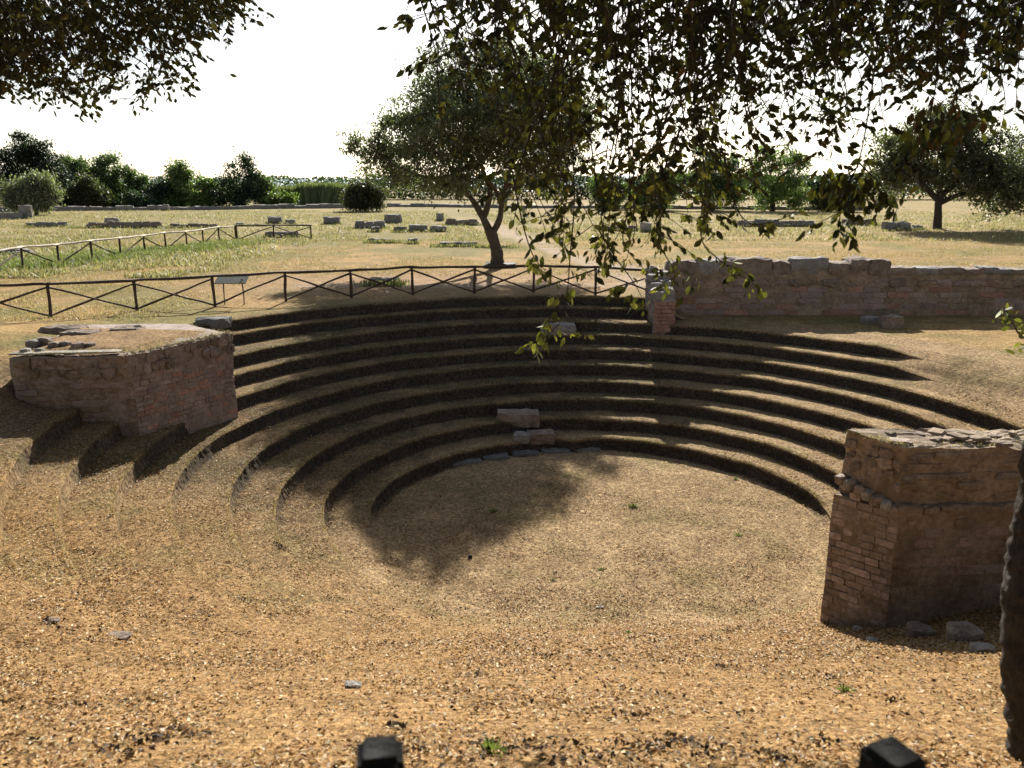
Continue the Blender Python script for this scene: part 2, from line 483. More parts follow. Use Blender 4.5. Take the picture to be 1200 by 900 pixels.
# the ten steps going down to the orchestra
terr = empty('stepped_pit', (0, 0, 0))
tag(terr, 'sunken semicircular seating of ten earthen steps', None, None, 'structure')
for i in range(10):
    Re = RAD[i] + wob(i, PH)
    top = row(Re, i); low = row(Re - 0.04, i + 1)
    pdd = np.degrees(PH); pdd = np.where(pdd < -90, pdd + 360, pdd)
    sp_ = np.clip(span(i, pdd) * 1.6, 0, 1) * (1 - .35 * sstep(168, 182, pdd) - .4 * sstep(184, 200, pdd)); zero = np.zeros(NPH)  # riser darkening eased off on the left, where the sun reaches
    rows = [top]
    for f_ in (0.25, 0.5, 0.75):          # the riser, ragged
        jit = 0.015 * (vnoise(PH * 260, PH * 0 + i * 7 + f_ * 11, 77) - .5) * 2 * span(i, np.degrees(PH))
        rows.append((Re - 0.04 * f_ - jit - 0.02 * np.sin(f_ * math.pi) * -1, top[1] * (1 - f_) + low[1] * f_))
    rows.append(low)
    Rn = (RAD[i + 1] + wob(i + 1, PH)) if i < 9 else np.full(NPH, 0.02)
    for f_ in ([0.06, 0.2, 0.35, 0.5, 0.65, 0.8, 0.88, 0.94, 1.0] if i < 9 else list(np.linspace(0.03, 1, 34))):
        r_ = (Re - 0.04) * (1 - f_) + Rn * f_
        rows.append(row(r_, i + 1))
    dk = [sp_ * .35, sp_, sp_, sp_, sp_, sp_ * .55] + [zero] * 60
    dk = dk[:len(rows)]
    if i < 9:
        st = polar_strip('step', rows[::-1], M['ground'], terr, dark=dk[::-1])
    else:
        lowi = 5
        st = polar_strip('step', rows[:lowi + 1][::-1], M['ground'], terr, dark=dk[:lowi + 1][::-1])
        fl = polar_strip('orchestra_floor', rows[lowi:][::-1], M['ground'], terr)

def gz(x, y):
    return float(terrain(np.array([x]), np.array([y]))[0])
def seat(px, py, z0=0):
    """where the sight line through a pixel first meets the ground"""
    dx = (px - 600) / F; dy = (450 - py) / F
    ry = CT + dy * ST; rz = -ST + dy * CT
    Y = np.concatenate([np.arange(1.5, 60, .02), np.arange(60, 400, .2)])
    t = Y / ry
    X = dx * t; Z = H + rz * t
    below = Z <= terrain(X, Y)
    k = int(np.argmax(below)) if below.any() else len(Y) - 1
    return Vector((X[k], Y[k], Z[k]))

# ------------------------------------------------------------------ scattered leaf litter, grass
def leaf_cards(P, L, W, az, tilt, col, curl=0.15):
    """small folded leaf shapes: 4 points, 2 triangles sharing the midrib"""
    n = len(P)
    d_ = np.stack([np.cos(az) * np.cos(tilt), np.sin(az) * np.cos(tilt), np.sin(tilt)], 1)
    s_ = np.stack([-np.sin(az), np.cos(az), np.zeros(n)], 1)
    up = np.cross(d_, s_)
    a = P - d_ * (L / 2)[:, None]
    b = P + d_ * (L / 2)[:, None]
    roll = rng.normal(0, .5, n)
    ss = s_ * np.cos(roll)[:, None] + up * np.sin(roll)[:, None]
    lift = up * (L * curl)[:, None]
    l_ = P + ss * (W / 2)[:, None] + lift * rng.uniform(-.5, 1, n)[:, None]
    r_ = P - ss * (W / 2)[:, None] + lift * rng.uniform(-.5, 1, n)[:, None]
    V = np.stack([a, l_, b, r_], 1).reshape(-1, 3)
    k = np.arange(n) * 4
    Fc = np.concatenate([np.stack([k, k + 1, k + 2], 1), np.stack([k, k + 2, k + 3], 1)])
    return V, Fc, np.repeat(col, 4, axis=0)

def in_view(x, y, z, m=60):
    dd = y * CT - (z - H) * ST
    u = y * ST + (z - H) * CT
    px = 600 + F * x / np.maximum(dd, .1); py = 450 - F * u / np.maximum(dd, .1)
    return (dd > .5) & (px > -m) & (px < 1200 + m) & (py > -m) & (py < 900 + m * 2)

def palette(n, cols, wts):
    idx = rng.choice(len(cols), n, p=np.array(wts) / sum(wts))
    c = np.array(cols)[idx]
    return np.clip(KA * c * rng.uniform(.7, 1.25, (n, 1)) * rng.uniform(.94, 1.06, (n, 3)), .005, .95)

# fallen leaves
n = 330000
x = rng.uniform(-9.5, 12, n); y = 3.0 + 18 * rng.uniform(0, 1, n) ** 1.5
dens = np.interp(y, [3, 8, 11, 14, 21], [1.0, .9, .8, .6, .3])
patch = fbm(x * 1.1, y * 1.1, 61, 4)
keep = rng.uniform(0, 1, n) < dens * (0.25 + 1.3 * sstep(.4, .68, patch))
x, y = x[keep], y[keep]; z = terrain(x, y)
v_ = in_view(x, y, z); x, y, z = x[v_], y[v_], z[v_]
n = len(x)
L = rng.uniform(.035, .085, n) * np.interp(y, [3, 6, 9, 14, 21], [.52, .58, .66, .66, .66]); W = L * rng.uniform(.3, .6, n)
col = palette(n, [(.64, .48, .28), (.76, .66, .48), (.52, .31, .12), (.38, .21, .085), (.15, .09, .05), (.07, .05, .035)], [2.3, .6, 4.4, 2.4, .9, .5])
V, Fc, cc = leaf_cards(np.stack([x, y, z + .012 + rng.uniform(0, .02, n)], 1), L, W, rng.uniform(0, 6.28, n), rng.normal(0, .15, n), col, .14)
tag(link('leaf_litter', np_mesh('leaf_litter', V, Fc, cc), M['litter']), 'brown and pale fallen leaves strewn over the near slope and orchestra', 'leaf litter', None, 'stuff')

# drifts of dark leaves; those at the bottom edge stand in for canopy shade
cx_ = []; cy_ = []
for k in range(120):
    q = seat(random.uniform(-20, 1200), random.uniform(560, 880)) if k % 5 else seat(random.gauss(720, 110), random.uniform(868, 900)); m_ = random.randint(5, 26)
    if k < 6: q = seat(*[(145, 884), (848, 783), (60, 729), (183, 868), (640, 770), (330, 642)][k]); m_ = 40
    sg = random.uniform(.03, .10)
    cx_.append(rng.normal(q.x, sg * 1.5, m_)); cy_.append(rng.normal(q.y, sg, m_))
x = np.concatenate(cx_); y = np.concatenate(cy_); z = terrain(x, y); n = len(x)
L = rng.uniform(.03, .07, n) * .8; W = L * rng.uniform(.4, .7, n)
V, Fc, cc = leaf_cards(np.stack([x, y, z + .015 + rng.uniform(0, .02, n)], 1), L, W, rng.uniform(0, 6.28, n), rng.normal(.1, .4, n), palette(n, [(.06, .045, .035), (.10, .07, .045), (.2, .13, .07), (.6, .5, .4)], [3, 2, 1.5, .6]), .4)
tag(link('dark_leaf_drifts', np_mesh('dark_leaf_drifts', V, Fc, cc), M['litter']), 'small drifts of dark leaves over the near slope, some standing in for shade', 'leaf litter', None, 'stuff')
# fine needles and twiglets making the slope fibrous
n = 230000
x = rng.uniform(-9.5, 12, n); y = 3.0 + 17 * rng.uniform(0, 1, n) ** 1.3
z = terrain(x, y); v_ = in_view(x, y, z); x, y, z = x[v_], y[v_], z[v_]; n = len(x)
L = rng.uniform(.03, .07, n) * np.clip(y / 8, .6, 1); W = rng.uniform(.005, .010, n) * np.clip(y / 8, .6, 1)
col = palette(n, [(.62, .38, .14), (.50, .29, .10), (.64, .50, .30), (.25, .15, .06)], [3, 3, 1.5, 1])
V, Fc, cc = leaf_cards(np.stack([x, y, z + .01], 1), L, W, rng.uniform(0, 6.28, n), rng.normal(0.15, .3, n), col, .05)
tag(link('dry_needles', np_mesh('dry_needles', V, Fc, cc), M['litter']), 'orange brown dry straw and needles matted over the slope', 'dry straw', None, 'stuff')

def blades(name, X, Y, hgt, wid, cols, wts, label, spread=.5, cat='grass', zoff=-.01):
    n = len(X); Z = terrain(X, Y) + zoff
    az = rng.uniform(0, 6.28, n); lean = rng.normal(0, spread, n)
    h = hgt * rng.uniform(.5, 1.3, n)
    base = np.stack([X, Y, Z], 1)
    s_ = np.stack([np.cos(az), np.sin(az), np.zeros(n)], 1) * (wid / 2)
    tip = base + np.stack([np.sin(az) * lean * h, -np.cos(az) * lean * h, h], 1)
    mid = base * .45 + tip * .55 + np.stack([np.zeros(n), np.zeros(n), h * .12], 1)
    V = np.stack([base - s_, base + s_, mid + s_ * .8, tip, mid - s_ * .8], 1).reshape(-1, 3)
    k = np.arange(n) * 5
    Fc = np.concatenate([np.stack([k, k + 1, k + 2], 1), np.stack([k, k + 2, k + 4], 1), np.stack([k + 4, k + 2, k + 3], 1)])
    cc = np.repeat(palette(n, cols, wts), 5, axis=0)
    return tag(link(name, np_mesh(name, V, Fc, cc), M['grass']), label, cat, None, 'stuff')

# dry grass fringing every step lip, and short growth on the treads
XX, YY = [], []
for i in range(10):
    m_ = 5200
    ph = rng.uniform(-.6, 3.9, m_)
    R_ = RAD[i] + wob(i, ph) + rng.normal(.03, .035, m_)
    ok = (rng.uniform(0, 1, m_) < span(i, np.degrees(ph))) & (vnoise(ph * 30, ph * 0 + i, 3) > .25)
    XX.append((CX + R_ * np.cos(ph))[ok]); YY.append((CY + R_ * np.sin(ph))[ok])
X_, Y_ = np.concatenate(XX), np.concatenate(YY)
blades('dry_fringe_grass', X_, Y_, .05, .008, [(.50, .40, .22), (.42, .30, .15), (.22, .2, .08)], [3, 2, 2], 'thin dry grass along the lips of the earthen steps', .9)
n = 90000
r_ = RAD[0] * np.sqrt(rng.uniform(.0, 1, n)); ph = rng.uniform(-.5, 3.8, n)
X_ = CX + r_ * np.cos(ph); Y_ = CY + r_ * np.sin(ph)
ok = vnoise(X_ * 1.3, Y_ * 1.3, 8) > .3
X_, Y_ = X_[ok], Y_[ok]
blades('tread_grass', X_, Y_, .03, .009, [(.44, .35, .2), (.36, .26, .13), (.17, .18, .07), (.55, .48, .33)], [3, 2, 1.4, 1], 'sparse short dry grass growing on the step treads', 1.0)

# field grass
def field_scatter(n, y0, y1, power, seedn, thr, xl=-.75, xr=.75):
    Yf = y0 + (y1 - y0) * rng.uniform(0, 1, n) ** power
    Xf = rng.uniform(xl, xr, n) * Yf
    ok = (np.hypot(Xf - CX, Yf - CY) > 13.2) & (fbm(Xf * .25, Yf * .25, seedn, 3) > thr)
    return Xf[ok], Yf[ok]
X_, Y_ = field_scatter(120000, 24, 62, 1.0, 91, .42)
ok = ~((X_ > -11) & (X_ < 6) & (Y_ < 37)) & ~((X_ > 5) & (Y_ < 30.6))
X_, Y_ = X_[ok], Y_[ok]
blades('dry_field_grass', X_, Y_, .09, .022, [(.52, .42, .24), (.46, .35, .18), (.24, .24, .09)], [3, 3, 2], 'short straw coloured grass over the near field', .7)
X_, Y_ = field_scatter(190000, 36, 130, 1.4, 95, .42)
ok = ((X_ < -14) | (Y_ > 60)) & ~((X_ > 5) & (Y_ < 44))
dl = np.abs(X_ - (4.5 - (Y_ - 40) * .16)) > 2
X_, Y_ = X_[ok & dl], Y_[ok & dl]
blades('tall_field_grass', X_, Y_, .20, .045, [(.52, .45, .27), (.42, .36, .19), (.25, .26, .11), (.17, .2, .08)], [3.4, 2.6, 2, 1], 'tall half green grass around the ruins beyond the fence', .8)
# green tufts round the posts of the far fence
X_ = []; Y_ = []
for k in range(2600):
    t_ = random.random()
    p = at(-20 + 300 * t_, 316 - 30 * t_, 0) + Vector((random.gauss(0, 1.2), random.gauss(0, 2.2), 0))
    X_.append(p.x); Y_.append(p.y)
X_ = np.repeat(np.array(X_), 7) + rng.normal(0, .12, 2600 * 7); Y_ = np.repeat(np.array(Y_), 7) + rng.normal(0, .12, 2600 * 7)
blades('green_verge_grass', X_, Y_, .26, .035, [(.18, .24, .07), (.24, .28, .10), (.42, .38, .2)], [3, 2, 1.2], 'green grass growing along the far wooden fence', .5)

# small weeds on the orchestra floor
weedmesh = None
for k, (px, py, s) in enumerate([(742, 594, 1.0), (578, 600, .9), (705, 668, .6), (648, 680, .5), (735, 743, .6), (990, 812, .6), (575, 885, .8), (862, 562, .6), (866, 628, .6)]):
    p = seat(px, py)
    n = int(40 * s + 14)
    ang = rng.uniform(0, 6.28, n); rad_ = rng.uniform(.0, .10 * s + .03, n)
    P = np.stack([np.cos(ang) * rad_, np.sin(ang) * rad_, .01 + rng.uniform(.0, .05, n) * s], 1)
    V, Fc, cc = leaf_cards(P, rng.uniform(.04, .08, n) * s, rng.uniform(.015, .03, n) * s, ang, rng.uniform(.1, .8, n), palette(n, [(.16, .24, .05), (.24, .30, .08)], [1, 1]), .2)
    V[0::4] = (0, 0, .0); Fc = np.where(Fc % 4 == 0, 0, Fc)
    wd = link('weed', np_mesh('weed', V, Fc, cc), M['grass'], loc=p)
    tag(wd, ['bright green weed rosette right of the tree shadow on the orchestra', 'green weed inside the gap of the tree shadow', 'small weed below the shadow tip on the orchestra', 'faint weed just below the shadow lobe', 'small weed on the orchestra below the white scrap', 'small weed left of the black tree trunk foot', 'weed near the left post top at the bottom edge', 'faint weed near the lowest step on the right', 'faint weed on the right part of the orchestra'][k], 'weed', 'weeds on the litter')
print('terrain done')

# ------------------------------------------------------------------ masonry
BR = [block_mesh('brick', 1, 1, 1, s_, .10, 2, .16) for s_ in range(6)]
RU = [block_mesh('rubble_stone', 1, 1, 1, s_ + 20, .26, 3, .34) for s_ in range(5)]
def masonry_meshes(mats, rubble=False):
    out_ = []
    for m_ in mats:
        for b in (RU if rubble else BR[:4]):
            c = b.copy(); c.materials.append(m_); out_.append(c)
    return out_
def lay_wall(parent, A, B, zb, zt, bw, bh, meshes, seed=0, inset=0.0, depth=.10, name='brick', skip=0.06, jitter=.012, joint=.012, batter=0.0):
    """individual bricks on the face that runs from A to B (outside to the right of A->B), between height functions zb(t), zt(t)"""
    rn = random.Random(seed)
    A, B = Vector((A[0], A[1], 0)), Vector((B[0], B[1], 0))
    u = (B - A); L = u.length; u.normalize()
    nrm = Vector((u.y, -u.x, 0))
    z0 = min(zb(k / 10) for k in range(11)); z1 = max(zt(k / 10) for k in range(11))
    rows_ = int(math.ceil((z1 - z0) / bh)); cnt = 0
    for r in range(rows_):
        zc = z0 + r * bh
        s = -rn.uniform(0, bw)
        while s < L:
            wv = bw * rn.uniform(.65, 1.3)
            a, b = max(s, 0), min(s + wv, L)
            s += wv
            if b - a < bw * .2: continue
            t = (a + b) / 2 / L
            if zc + bh * .75 > zt(t) or zc + bh < zb(t) - .02: continue
            if rn.random() < skip: continue
            me = rn.choice(meshes)
            o = bpy.data.objects.new(name, me); C.objects.link(o); o.parent = parent
            pr = rn.uniform(-jitter, jitter) + inset - batter * (zc - z0)
            p = A + u * ((a + b) / 2) + nrm * (pr - depth / 2 + .013)
            o.location = (p.x, p.y, zc + joint * .5)
            o.rotation_euler = (rn.gauss(0, .02), rn.gauss(0, .015), math.atan2(u.y, u.x) + rn.gauss(0, .015))
            o.scale = (b - a - joint, depth, (bh - joint) * rn.uniform(.88, 1.0))
            cnt += 1
    return cnt
def prism_mesh(name, poly, zb, zt, seed=0, rough=.03, step=.12):
    """solid with a vertical rough side running round poly; zb, zt give heights per corner"""
    pts = []; n = len(poly)
    for k in range(n):
        a, b = Vector(poly[k]), Vector(poly[(k + 1) % n])
        m_ = max(1, int((b - a).length / step))
        for j in range(m_):
            t = j / m_
            pts.append((a.lerp(b, t), zb[k] * (1 - t) + zb[(k + 1) % n] * t, zt[k] * (1 - t) + zt[(k + 1) % n] * t))
    NZ = 12; V = []; Fq = []
    cen = sum((p[0] for p in pts), Vector((0, 0))) / len(pts)
    for j in range(NZ + 1):
        f_ = j / NZ
        for p, b0, t0 in pts:
            zz = b0 * (1 - f_) + t0 * f_
            q = Vector((p.x, p.y, zz))
            dv = mnoise.noise_vector(q * 2.3 + Vector((seed, 0, 0))) * rough + mnoise.noise_vector(q * 7 + Vector((seed, 0, 0))) * rough * .5
            out_ = (p - cen).normalized()
            q += Vector((out_.x, out_.y, 0)) * (dv.x) + Vector((0, 0, dv.z if j == NZ else 0))
            V.append(tuple(q))
    m_ = len(pts)
    for j in range(NZ):
        for k in range(m_):
            k2 = (k + 1) % m_
            Fq.append((j * m_ + k, j * m_ + k2, (j + 1) * m_ + k2, (j + 1) * m_ + k))
    # top: rings shrinking to the centre
    last = NZ * m_
    zc = sum(zt) / len(zt)
    for rnum, f_ in enumerate((.12, .25, .4, .55, .7, .85)):
        for k in range(m_):
            b = Vector(V[NZ * m_ + k]); c = Vector((cen.x, cen.y, zc))
            q = b.lerp(c, f_)
            q.z += mnoise.noise(q * 2.1 + Vector((seed, 3, 0))) * rough * .8 + mnoise.noise(q * 9.1) * rough * .3
            V.append(tuple(q))
        base = len(V) - m_
        for k in range(m_):
            k2 = (k + 1) % m_
            Fq.append((last + k, last + k2, base + k2, base + k))
        last = base
    Fq.append(tuple(last + k for k in range(m_)))
    me = bpy.data.meshes.new(name); me.from_pydata(V, [], Fq); me.update(); return me

# ---- left block
A = (-8.15, 17.05); B = (-6.85, 19.6); Cc = (-10.55, 16.78); E_ = (-8.6, 21.2); G_ = (-11.2, 21.0)
LZ = .50
lb = empty('masonry_block', (-9.2, 18.8, -1.5), 'broad square brick and rubble block with flat earthen top on the left', 'ruined wall')
def rel(me, root):
    return me
def child(root, name, me, mat=None):
    o = link(name, me, mat); o.parent = root; o.matrix_parent_inverse = Matrix.Translation(-Vector(root.location)); return o
def inner(p, q, d_):   # shrink helper
    return p
lbm = prism_mesh('masonry_core', [Cc, A, B, E_, G_], [-.95, -1.9, -2.1, -.5, -.3], [LZ - .04] * 5, 3, .035)
child(lb, 'masonry_core', lbm, M['mortar'])
lroot = empty('tmp', (0, 0, 0)); bpy.data.objects.remove(lroot)
class Off:
    pass
def lay(parent, *a, **k):
    """lay_wall with children placed relative to the parent's origin"""
    before = set(parent.children)
    n_ = lay_wall(parent, *a, **k)
    off = Vector(parent.location)
    for o in parent.children:
        if o not in before: o.location = Vector(o.location) - off
    return n_
mm = masonry_meshes([M['brick'], M['brick'], M['mortar'], M['brick'], M['redbrick']])
mo = masonry_meshes([M['ochre'], M['ochre'], M['ochre'], M['brick']])
mr = masonry_meshes([M['rubble'], M['rubble'], M['mortar']], True)
mo2 = masonry_meshes([M['ochre'], M['ochre'], M['rubble']], True)
lay(lb, Cc, A, lambda t: -.75 - 1.05 * t, lambda t: -.02, .34, .13, mo, 1, depth=.12, skip=.10, jitter=.01)
lay(lb, A, B, lambda t: -1.85 + .1 * t, lambda t: .02, .30, .115, mm, 2, depth=.12, skip=.05, jitter=.008)
lay(lb, Cc, A, lambda t: -.02, lambda t: LZ + .06, .36, .24, mo2, 3, inset=.03, depth=.24, skip=.02, jitter=.03, name='rubble_stone')
lay(lb, A, B, lambda t: .0, lambda t: LZ + .05, .19, .25, mr, 4, inset=.03, depth=.18, skip=.03, jitter=.05, name='rubble_stone')
# thin pale mortar bed on the front edge
bed = block_mesh('mortar_bed', 2.2, .26, .035, 2, .2, 6, .05)
bo = child(lb, 'mortar_bed', bed, M['tufa']); bo.location = (-9.5, 17.05, LZ + .015); bo.rotation_euler = (0, 0, math.atan2(A[1] - Cc[1], A[0] - Cc[0]))
# earth on top, a low cap of soil
n_ = 40
gx, gy = np.meshgrid(np.linspace(0, 1, n_), np.linspace(0, 1, n_))
gx, gy = gx.ravel(), gy.ravel()
def quadp(u, v): return ((1 - u)[:, None] * (1 - v)[:, None] * np.array(Cc) + u[:, None] * (1 - v)[:, None] * np.array(A)
                         + u[:, None] * v[:, None] * np.array((-7.2, 20.1)) + (1 - u)[:, None] * v[:, None] * np.array((-11.4, 20.6)))
Pq = quadp(gx * .94 + .03, gy * .9 + .06)
edge_ = np.minimum(np.minimum(gx, 1 - gx), np.minimum(gy, 1 - gy))
zq = LZ - .05 + .10 * sstep(0, .12, edge_) + .05 * (fbm(Pq[:, 0] * 2, Pq[:, 1] * 2, 71) - .5)
k = np.arange(n_ * n_).reshape(n_, n_)
Fc = np.stack([k[:-1, :-1].ravel(), k[:-1, 1:].ravel(), k[1:, 1:].ravel(), k[1:, :-1].ravel()], 1)
Vq = np.concatenate([Pq, zq[:, None]], 1)
o = child(lb, 'soil_cap', np_mesh('soil_cap', Vq, Fc, np.tile(np.array((.27, .185, .105)), (len(Vq), 1)) * (.8 + .4 * fbm(Pq[:, 0] * 1.5, Pq[:, 1] * 1.5, 72))[:, None]), M['ground'])
def top_tufts(root, edges, n, seed, label):
    rr2 = np.random.default_rng(seed); Vs = []; 
    for (a, b, z, back) in edges:
        t = rr2.uniform(0, 1, n); c = rr2.uniform(0, 1, n) ** 2
        a = np.array(a); b = np.array(b); dv = (b - a) / np.linalg.norm(b - a); inn = np.array((-dv[1], dv[0]))
        P = a + (b - a) * t[:, None] + inn * (c * back)[:, None]
        an = rr2.uniform(0, 6.28, n); h = rr2.uniform(.03, .10, n)
        base = np.stack([P[:, 0], P[:, 1], np.full(n, z)], 1)
        tip = base + np.stack([-inn[0] * h * .7 + np.cos(an) * h * .6, -inn[1] * h * .7 + np.sin(an) * h * .6, h * rr2.uniform(-.4, .9, n)], 1)
        s2 = np.stack([np.sin(an), np.cos(an), np.zeros(n)], 1) * .005
        Vs.append(np.stack([base - s2, base + s2, tip], 1).reshape(-1, 3))
    V = np.concatenate(Vs); k2 = np.arange(len(V) // 3) * 3
    o = child(root, 'dry_grass', np_mesh('dry_grass', V, np.stack([k2, k2 + 1, k2 + 2], 1), np.repeat(palette(len(k2), [(.5, .4, .24), (.36, .28, .16), (.2, .18, .1)], [2, 2, 1]), 3, axis=0)), M['grass'])
    o['kind'] = 'stuff'
top_tufts(lb, [(Cc, A, LZ + .03, .5), (A, B, LZ + .04, .7), (A, B, LZ + .0, .0)], 1500, 4, '')
# loose stones lying on the block
for k, (px, py, s, m_, lab) in enumerate([(39, 404, .26, 'grey', 'loose grey stone at the left end of the row on the block'), (53, 402, .30, 'rubble', 'dark upright stone second in the row on the block'),
        (47, 410, .16, 'tufa', 'small pale stone in front of the row on the block'), (64, 405, .22, 'rubble', 'brown stone third in the row on the block'),
        (77, 404, .22, 'rubble', 'dark rounded stone in the middle of the row on the block'), (92, 406, .24, 'rubble', 'flat brown stone right of the middle on the block'),
        (106, 405, .20, 'rubble', 'rounded stone ending the row on the block'), (30, 411, .18, 'tufa', 'small pale stone at the front left corner of the block')]):
    p = at(px, py, LZ + .06)
    tag(link('loose_stone', block_mesh('loose_stone', s, s * .9, s * .62, 30 + k, .16, 3, .5), M[m_], loc=(p.x, p.y, LZ + .0)), lab, 'stone', 'loose stones on the left block')
# broken stone edging flush in the ground behind
for k, (px, py, sx, lab) in enumerate([(75, 390, 1.0, 'flat weathered rubble bed behind the row of loose stones'), (128, 385, 1.2, 'long flat rubble bed set in the earth behind the left block'), (150, 391, .7, 'small flat rubble slab set in the earth behind the left block'), (95, 396, .8, 'low rubble slab between the loose stones and the rear bed')]):
    p = at(px, py, .42)
    zz = max(gz(p.x, p.y), LZ - .02 if p.y < 20.6 else 0)
    tag(link('rubble_slab', block_mesh('rubble_slab', sx, .55, .16, 50 + k, .3, 5, .3), M['rubble'], loc=(p.x, p.y, zz - .05)), lab, 'stone', 'rubble slabs behind the left block')

# ---- right block
P1 = (4.84, 11.55); P2 = (5.52, 10.85); P3 = (8.9, 11.15); P4 = (8.85, 12.0); P5 = (5.1, 11.75)
rb = empty('masonry_pier', (6.5, 12, -2.6), 'tall two tier brick pier with overhanging upper courses at the right', 'ruined wall')
def shrink(poly, s):
    c = Vector((sum(p[0] for p in poly) / len(poly), sum(p[1] for p in poly) / len(poly)))
    return [tuple(c + (Vector(p) - c) * s) for p in poly]
poly = [P1, P2, P3, P4, P5]
child(rb, 'masonry_core', prism_mesh('masonry_core', shrink(poly, 1.0), [-3.3] * 5, [-.52, -.55, -.55, -.5, -.5], 5, .03), M['ochre'])
up_ = [(4.97, 11.62), (5.56, 10.98), P3, P4, P5]
child(rb, 'upper_tier', prism_mesh('upper_tier', shrink(up_, 1.0), [-.6] * 5, [.46, .38, .30, .34, .44], 6, .05, .08), M['ochre'])
lay(rb, P1, P2, lambda t: -2.95, lambda t: -.30 - .35 * t, .24, .115, masonry_meshes([M['litbrick'], M['mortar'], M['mortar']]), 11, depth=.12, skip=.10, jitter=.010)  # pinkish end face, coloured paler for the sky light it catches
lay(rb, P2, P3, lambda t: -2.9, lambda t: -.62, .38, .15, mo, 12, depth=.12, skip=.42, jitter=.005, inset=-.004, joint=.006)
lay(rb, up_[0], up_[1], lambda t: -.30 - .32 * t, lambda t: .42, .18, .16, masonry_meshes([M['mortar'], M['rubble']], True), 13, depth=.14, skip=.05, jitter=.035, name='rubble_stone')
lay(rb, up_[1], P3, lambda t: -.42, lambda t: .34, .50, .15, mo2, 14, inset=.0, depth=.16, skip=.02, jitter=.03, name='rubble_stone')
# eroded shelf stones along the offset
rn = random.Random(4)
for k in range(7):
    t = (k + .5) / 7
    p = Vector(P1).lerp(Vector(P2), t)
    o = child(rb, 'ledge_stone', block_mesh('ledge_stone', .16, .14, .15, 60 + k, .2, 2, .5), M['tufa' if k % 2 else 'mortar'])
    o.location = (p.x + .03, p.y + .02, -.34 - .30 * t); o.rotation_euler = (0, 0, rn.uniform(0, 3))
for k in range(11):
    t = (k + .5) / 11
    p = Vector(P2).lerp(Vector(P3), t)
    o = child(rb, 'ledge_stone', block_mesh('ledge_stone', rn.uniform(.22, .4), .16, rn.uniform(.10, .17), 80 + k, .2, 2, .5), M['ochre'])
    o.location = (p.x, p.y + rn.uniform(.03, .08), -.60 + rn.uniform(-.03, .03)); o.rotation_euler = (0, 0, rn.uniform(-.2, .2))
for k in range(24):
    u_, v__ = rn.uniform(.0, .95), rn.uniform(.02, .40)
    p = Vector(up_[1]).lerp(Vector(P3), u_) + Vector((-.25 * v__, v__ * 1.6))
    s = rn.uniform(.06, .20)
    o = child(rb, 'cap_stone', block_mesh('cap_stone', s * 1.5, s, .05, 120 + k, .25, 2, .45), M[rn.choice(['ochre', 'rubble', 'mortar'])])
    o.location = (p.x, p.y, .40 - .06 * u_ + rn.uniform(-.03, .03)); o.rotation_euler = (0, 0, rn.uniform(0, 3))
top_tufts(rb, [(up_[1], P3, .40, .6), (up_[0], up_[1], .42, .2)], 900, 5, '')
for k, (px, py, s, m_, lab) in enumerate([(1078, 746, .30, 'rubble', 'jagged stone in the shade at the foot of the right pier'), (1128, 752, .36, 'rubble', 'largest rounded stone in the shade at the foot of the right pier'), (1150, 765, .22, 'grey', 'small stone nearest the trunk at the foot of the right pier'), (1022, 752, .14, 'tufa', 'small pale stone left of the right pier foot'), (1005, 738, .13, 'tufa', 'pale lump at the left corner of the right pier foot')]):
    p = seat(px, py)
    tag(link('fallen_stone', block_mesh('fallen_stone', s, s * .8, s * .7, 90 + k, .2, 3, .5), M[m_], loc=(p.x, p.y, p.z - .05)), lab, 'stone', 'stones at the foot of the right pier')

# ---- pillar and the long back wall
pl = empty('brick_pillar', (5.2, 28.3, -1.0), 'short square red brick pillar standing on the upper steps before the wall', 'pillar')
pp = [(4.86, 27.7), (5.6, 27.7), (5.6, 29.7), (4.86, 29.7)]
child(pl, 'masonry_core', prism_mesh('masonry_core', shrink(pp, .97), [-1.3] * 4, [.12, .14, 1.0, 1.0], 8, .04), M['mortar'])
lay(pl, pp[0], pp[1], lambda t: -1.05, lambda t: .20, .27, .13, masonry_meshes([M['redbrick']]), 21, depth=.12, skip=.04, jitter=.008)
lay(pl, pp[3], pp[0], lambda t: -1.05, lambda t: .15 + .8 * (1 - t), .40, .16, masonry_meshes([M['mortar'], M['tufa']]), 22, depth=.12, skip=.04, jitter=.02)
for k in range(7):
    o = child(pl, 'cap_stone', block_mesh('cap_stone', .42, .36, .3, 140 + k, .2, 3, .5), M[['tufa', 'grey', 'tufa'][k % 3]])
    o.location = (5.02 + .36 * (k % 2), 27.95 + k * .27, .10 + .12 * k + random.uniform(-.05, .05))
bw_ = empty('long_wall', (17, 29.9, -.6), 'long low brick and rubble wall across the right side in shade', 'ruined wall')
wp = [(5.6, 29.75), (27.0, 29.75), (27.0, 30.55), (5.6, 30.55)]
child(bw_, 'masonry_core', prism_mesh('masonry_core', wp, [-1.2] * 4, [.98, .95, .95, .98], 9, .05, .18), M['ochre'])
mw = masonry_meshes([M['brick'], M['ochre'], M['brick'], M['redbrick']])
def top_profile(t):
    X = 5.6 + 21.4 * t
    return 1.30 if X < 13.4 else 1.03
lay(bw_, wp[0], wp[1], lambda t: -.65, lambda t: .40, .72, .21, mw, 23, depth=.14, skip=.05, jitter=.02)
lay(bw_, wp[0], wp[1], lambda t: .38, lambda t: .85, .62, .30, masonry_meshes([M['rubble'], M['ochre'], M['brick']], True), 24, inset=.03, depth=.3, skip=.04, jitter=.05, name='rubble_stone')
rn = random.Random(9)
xx = 5.7
k = 0
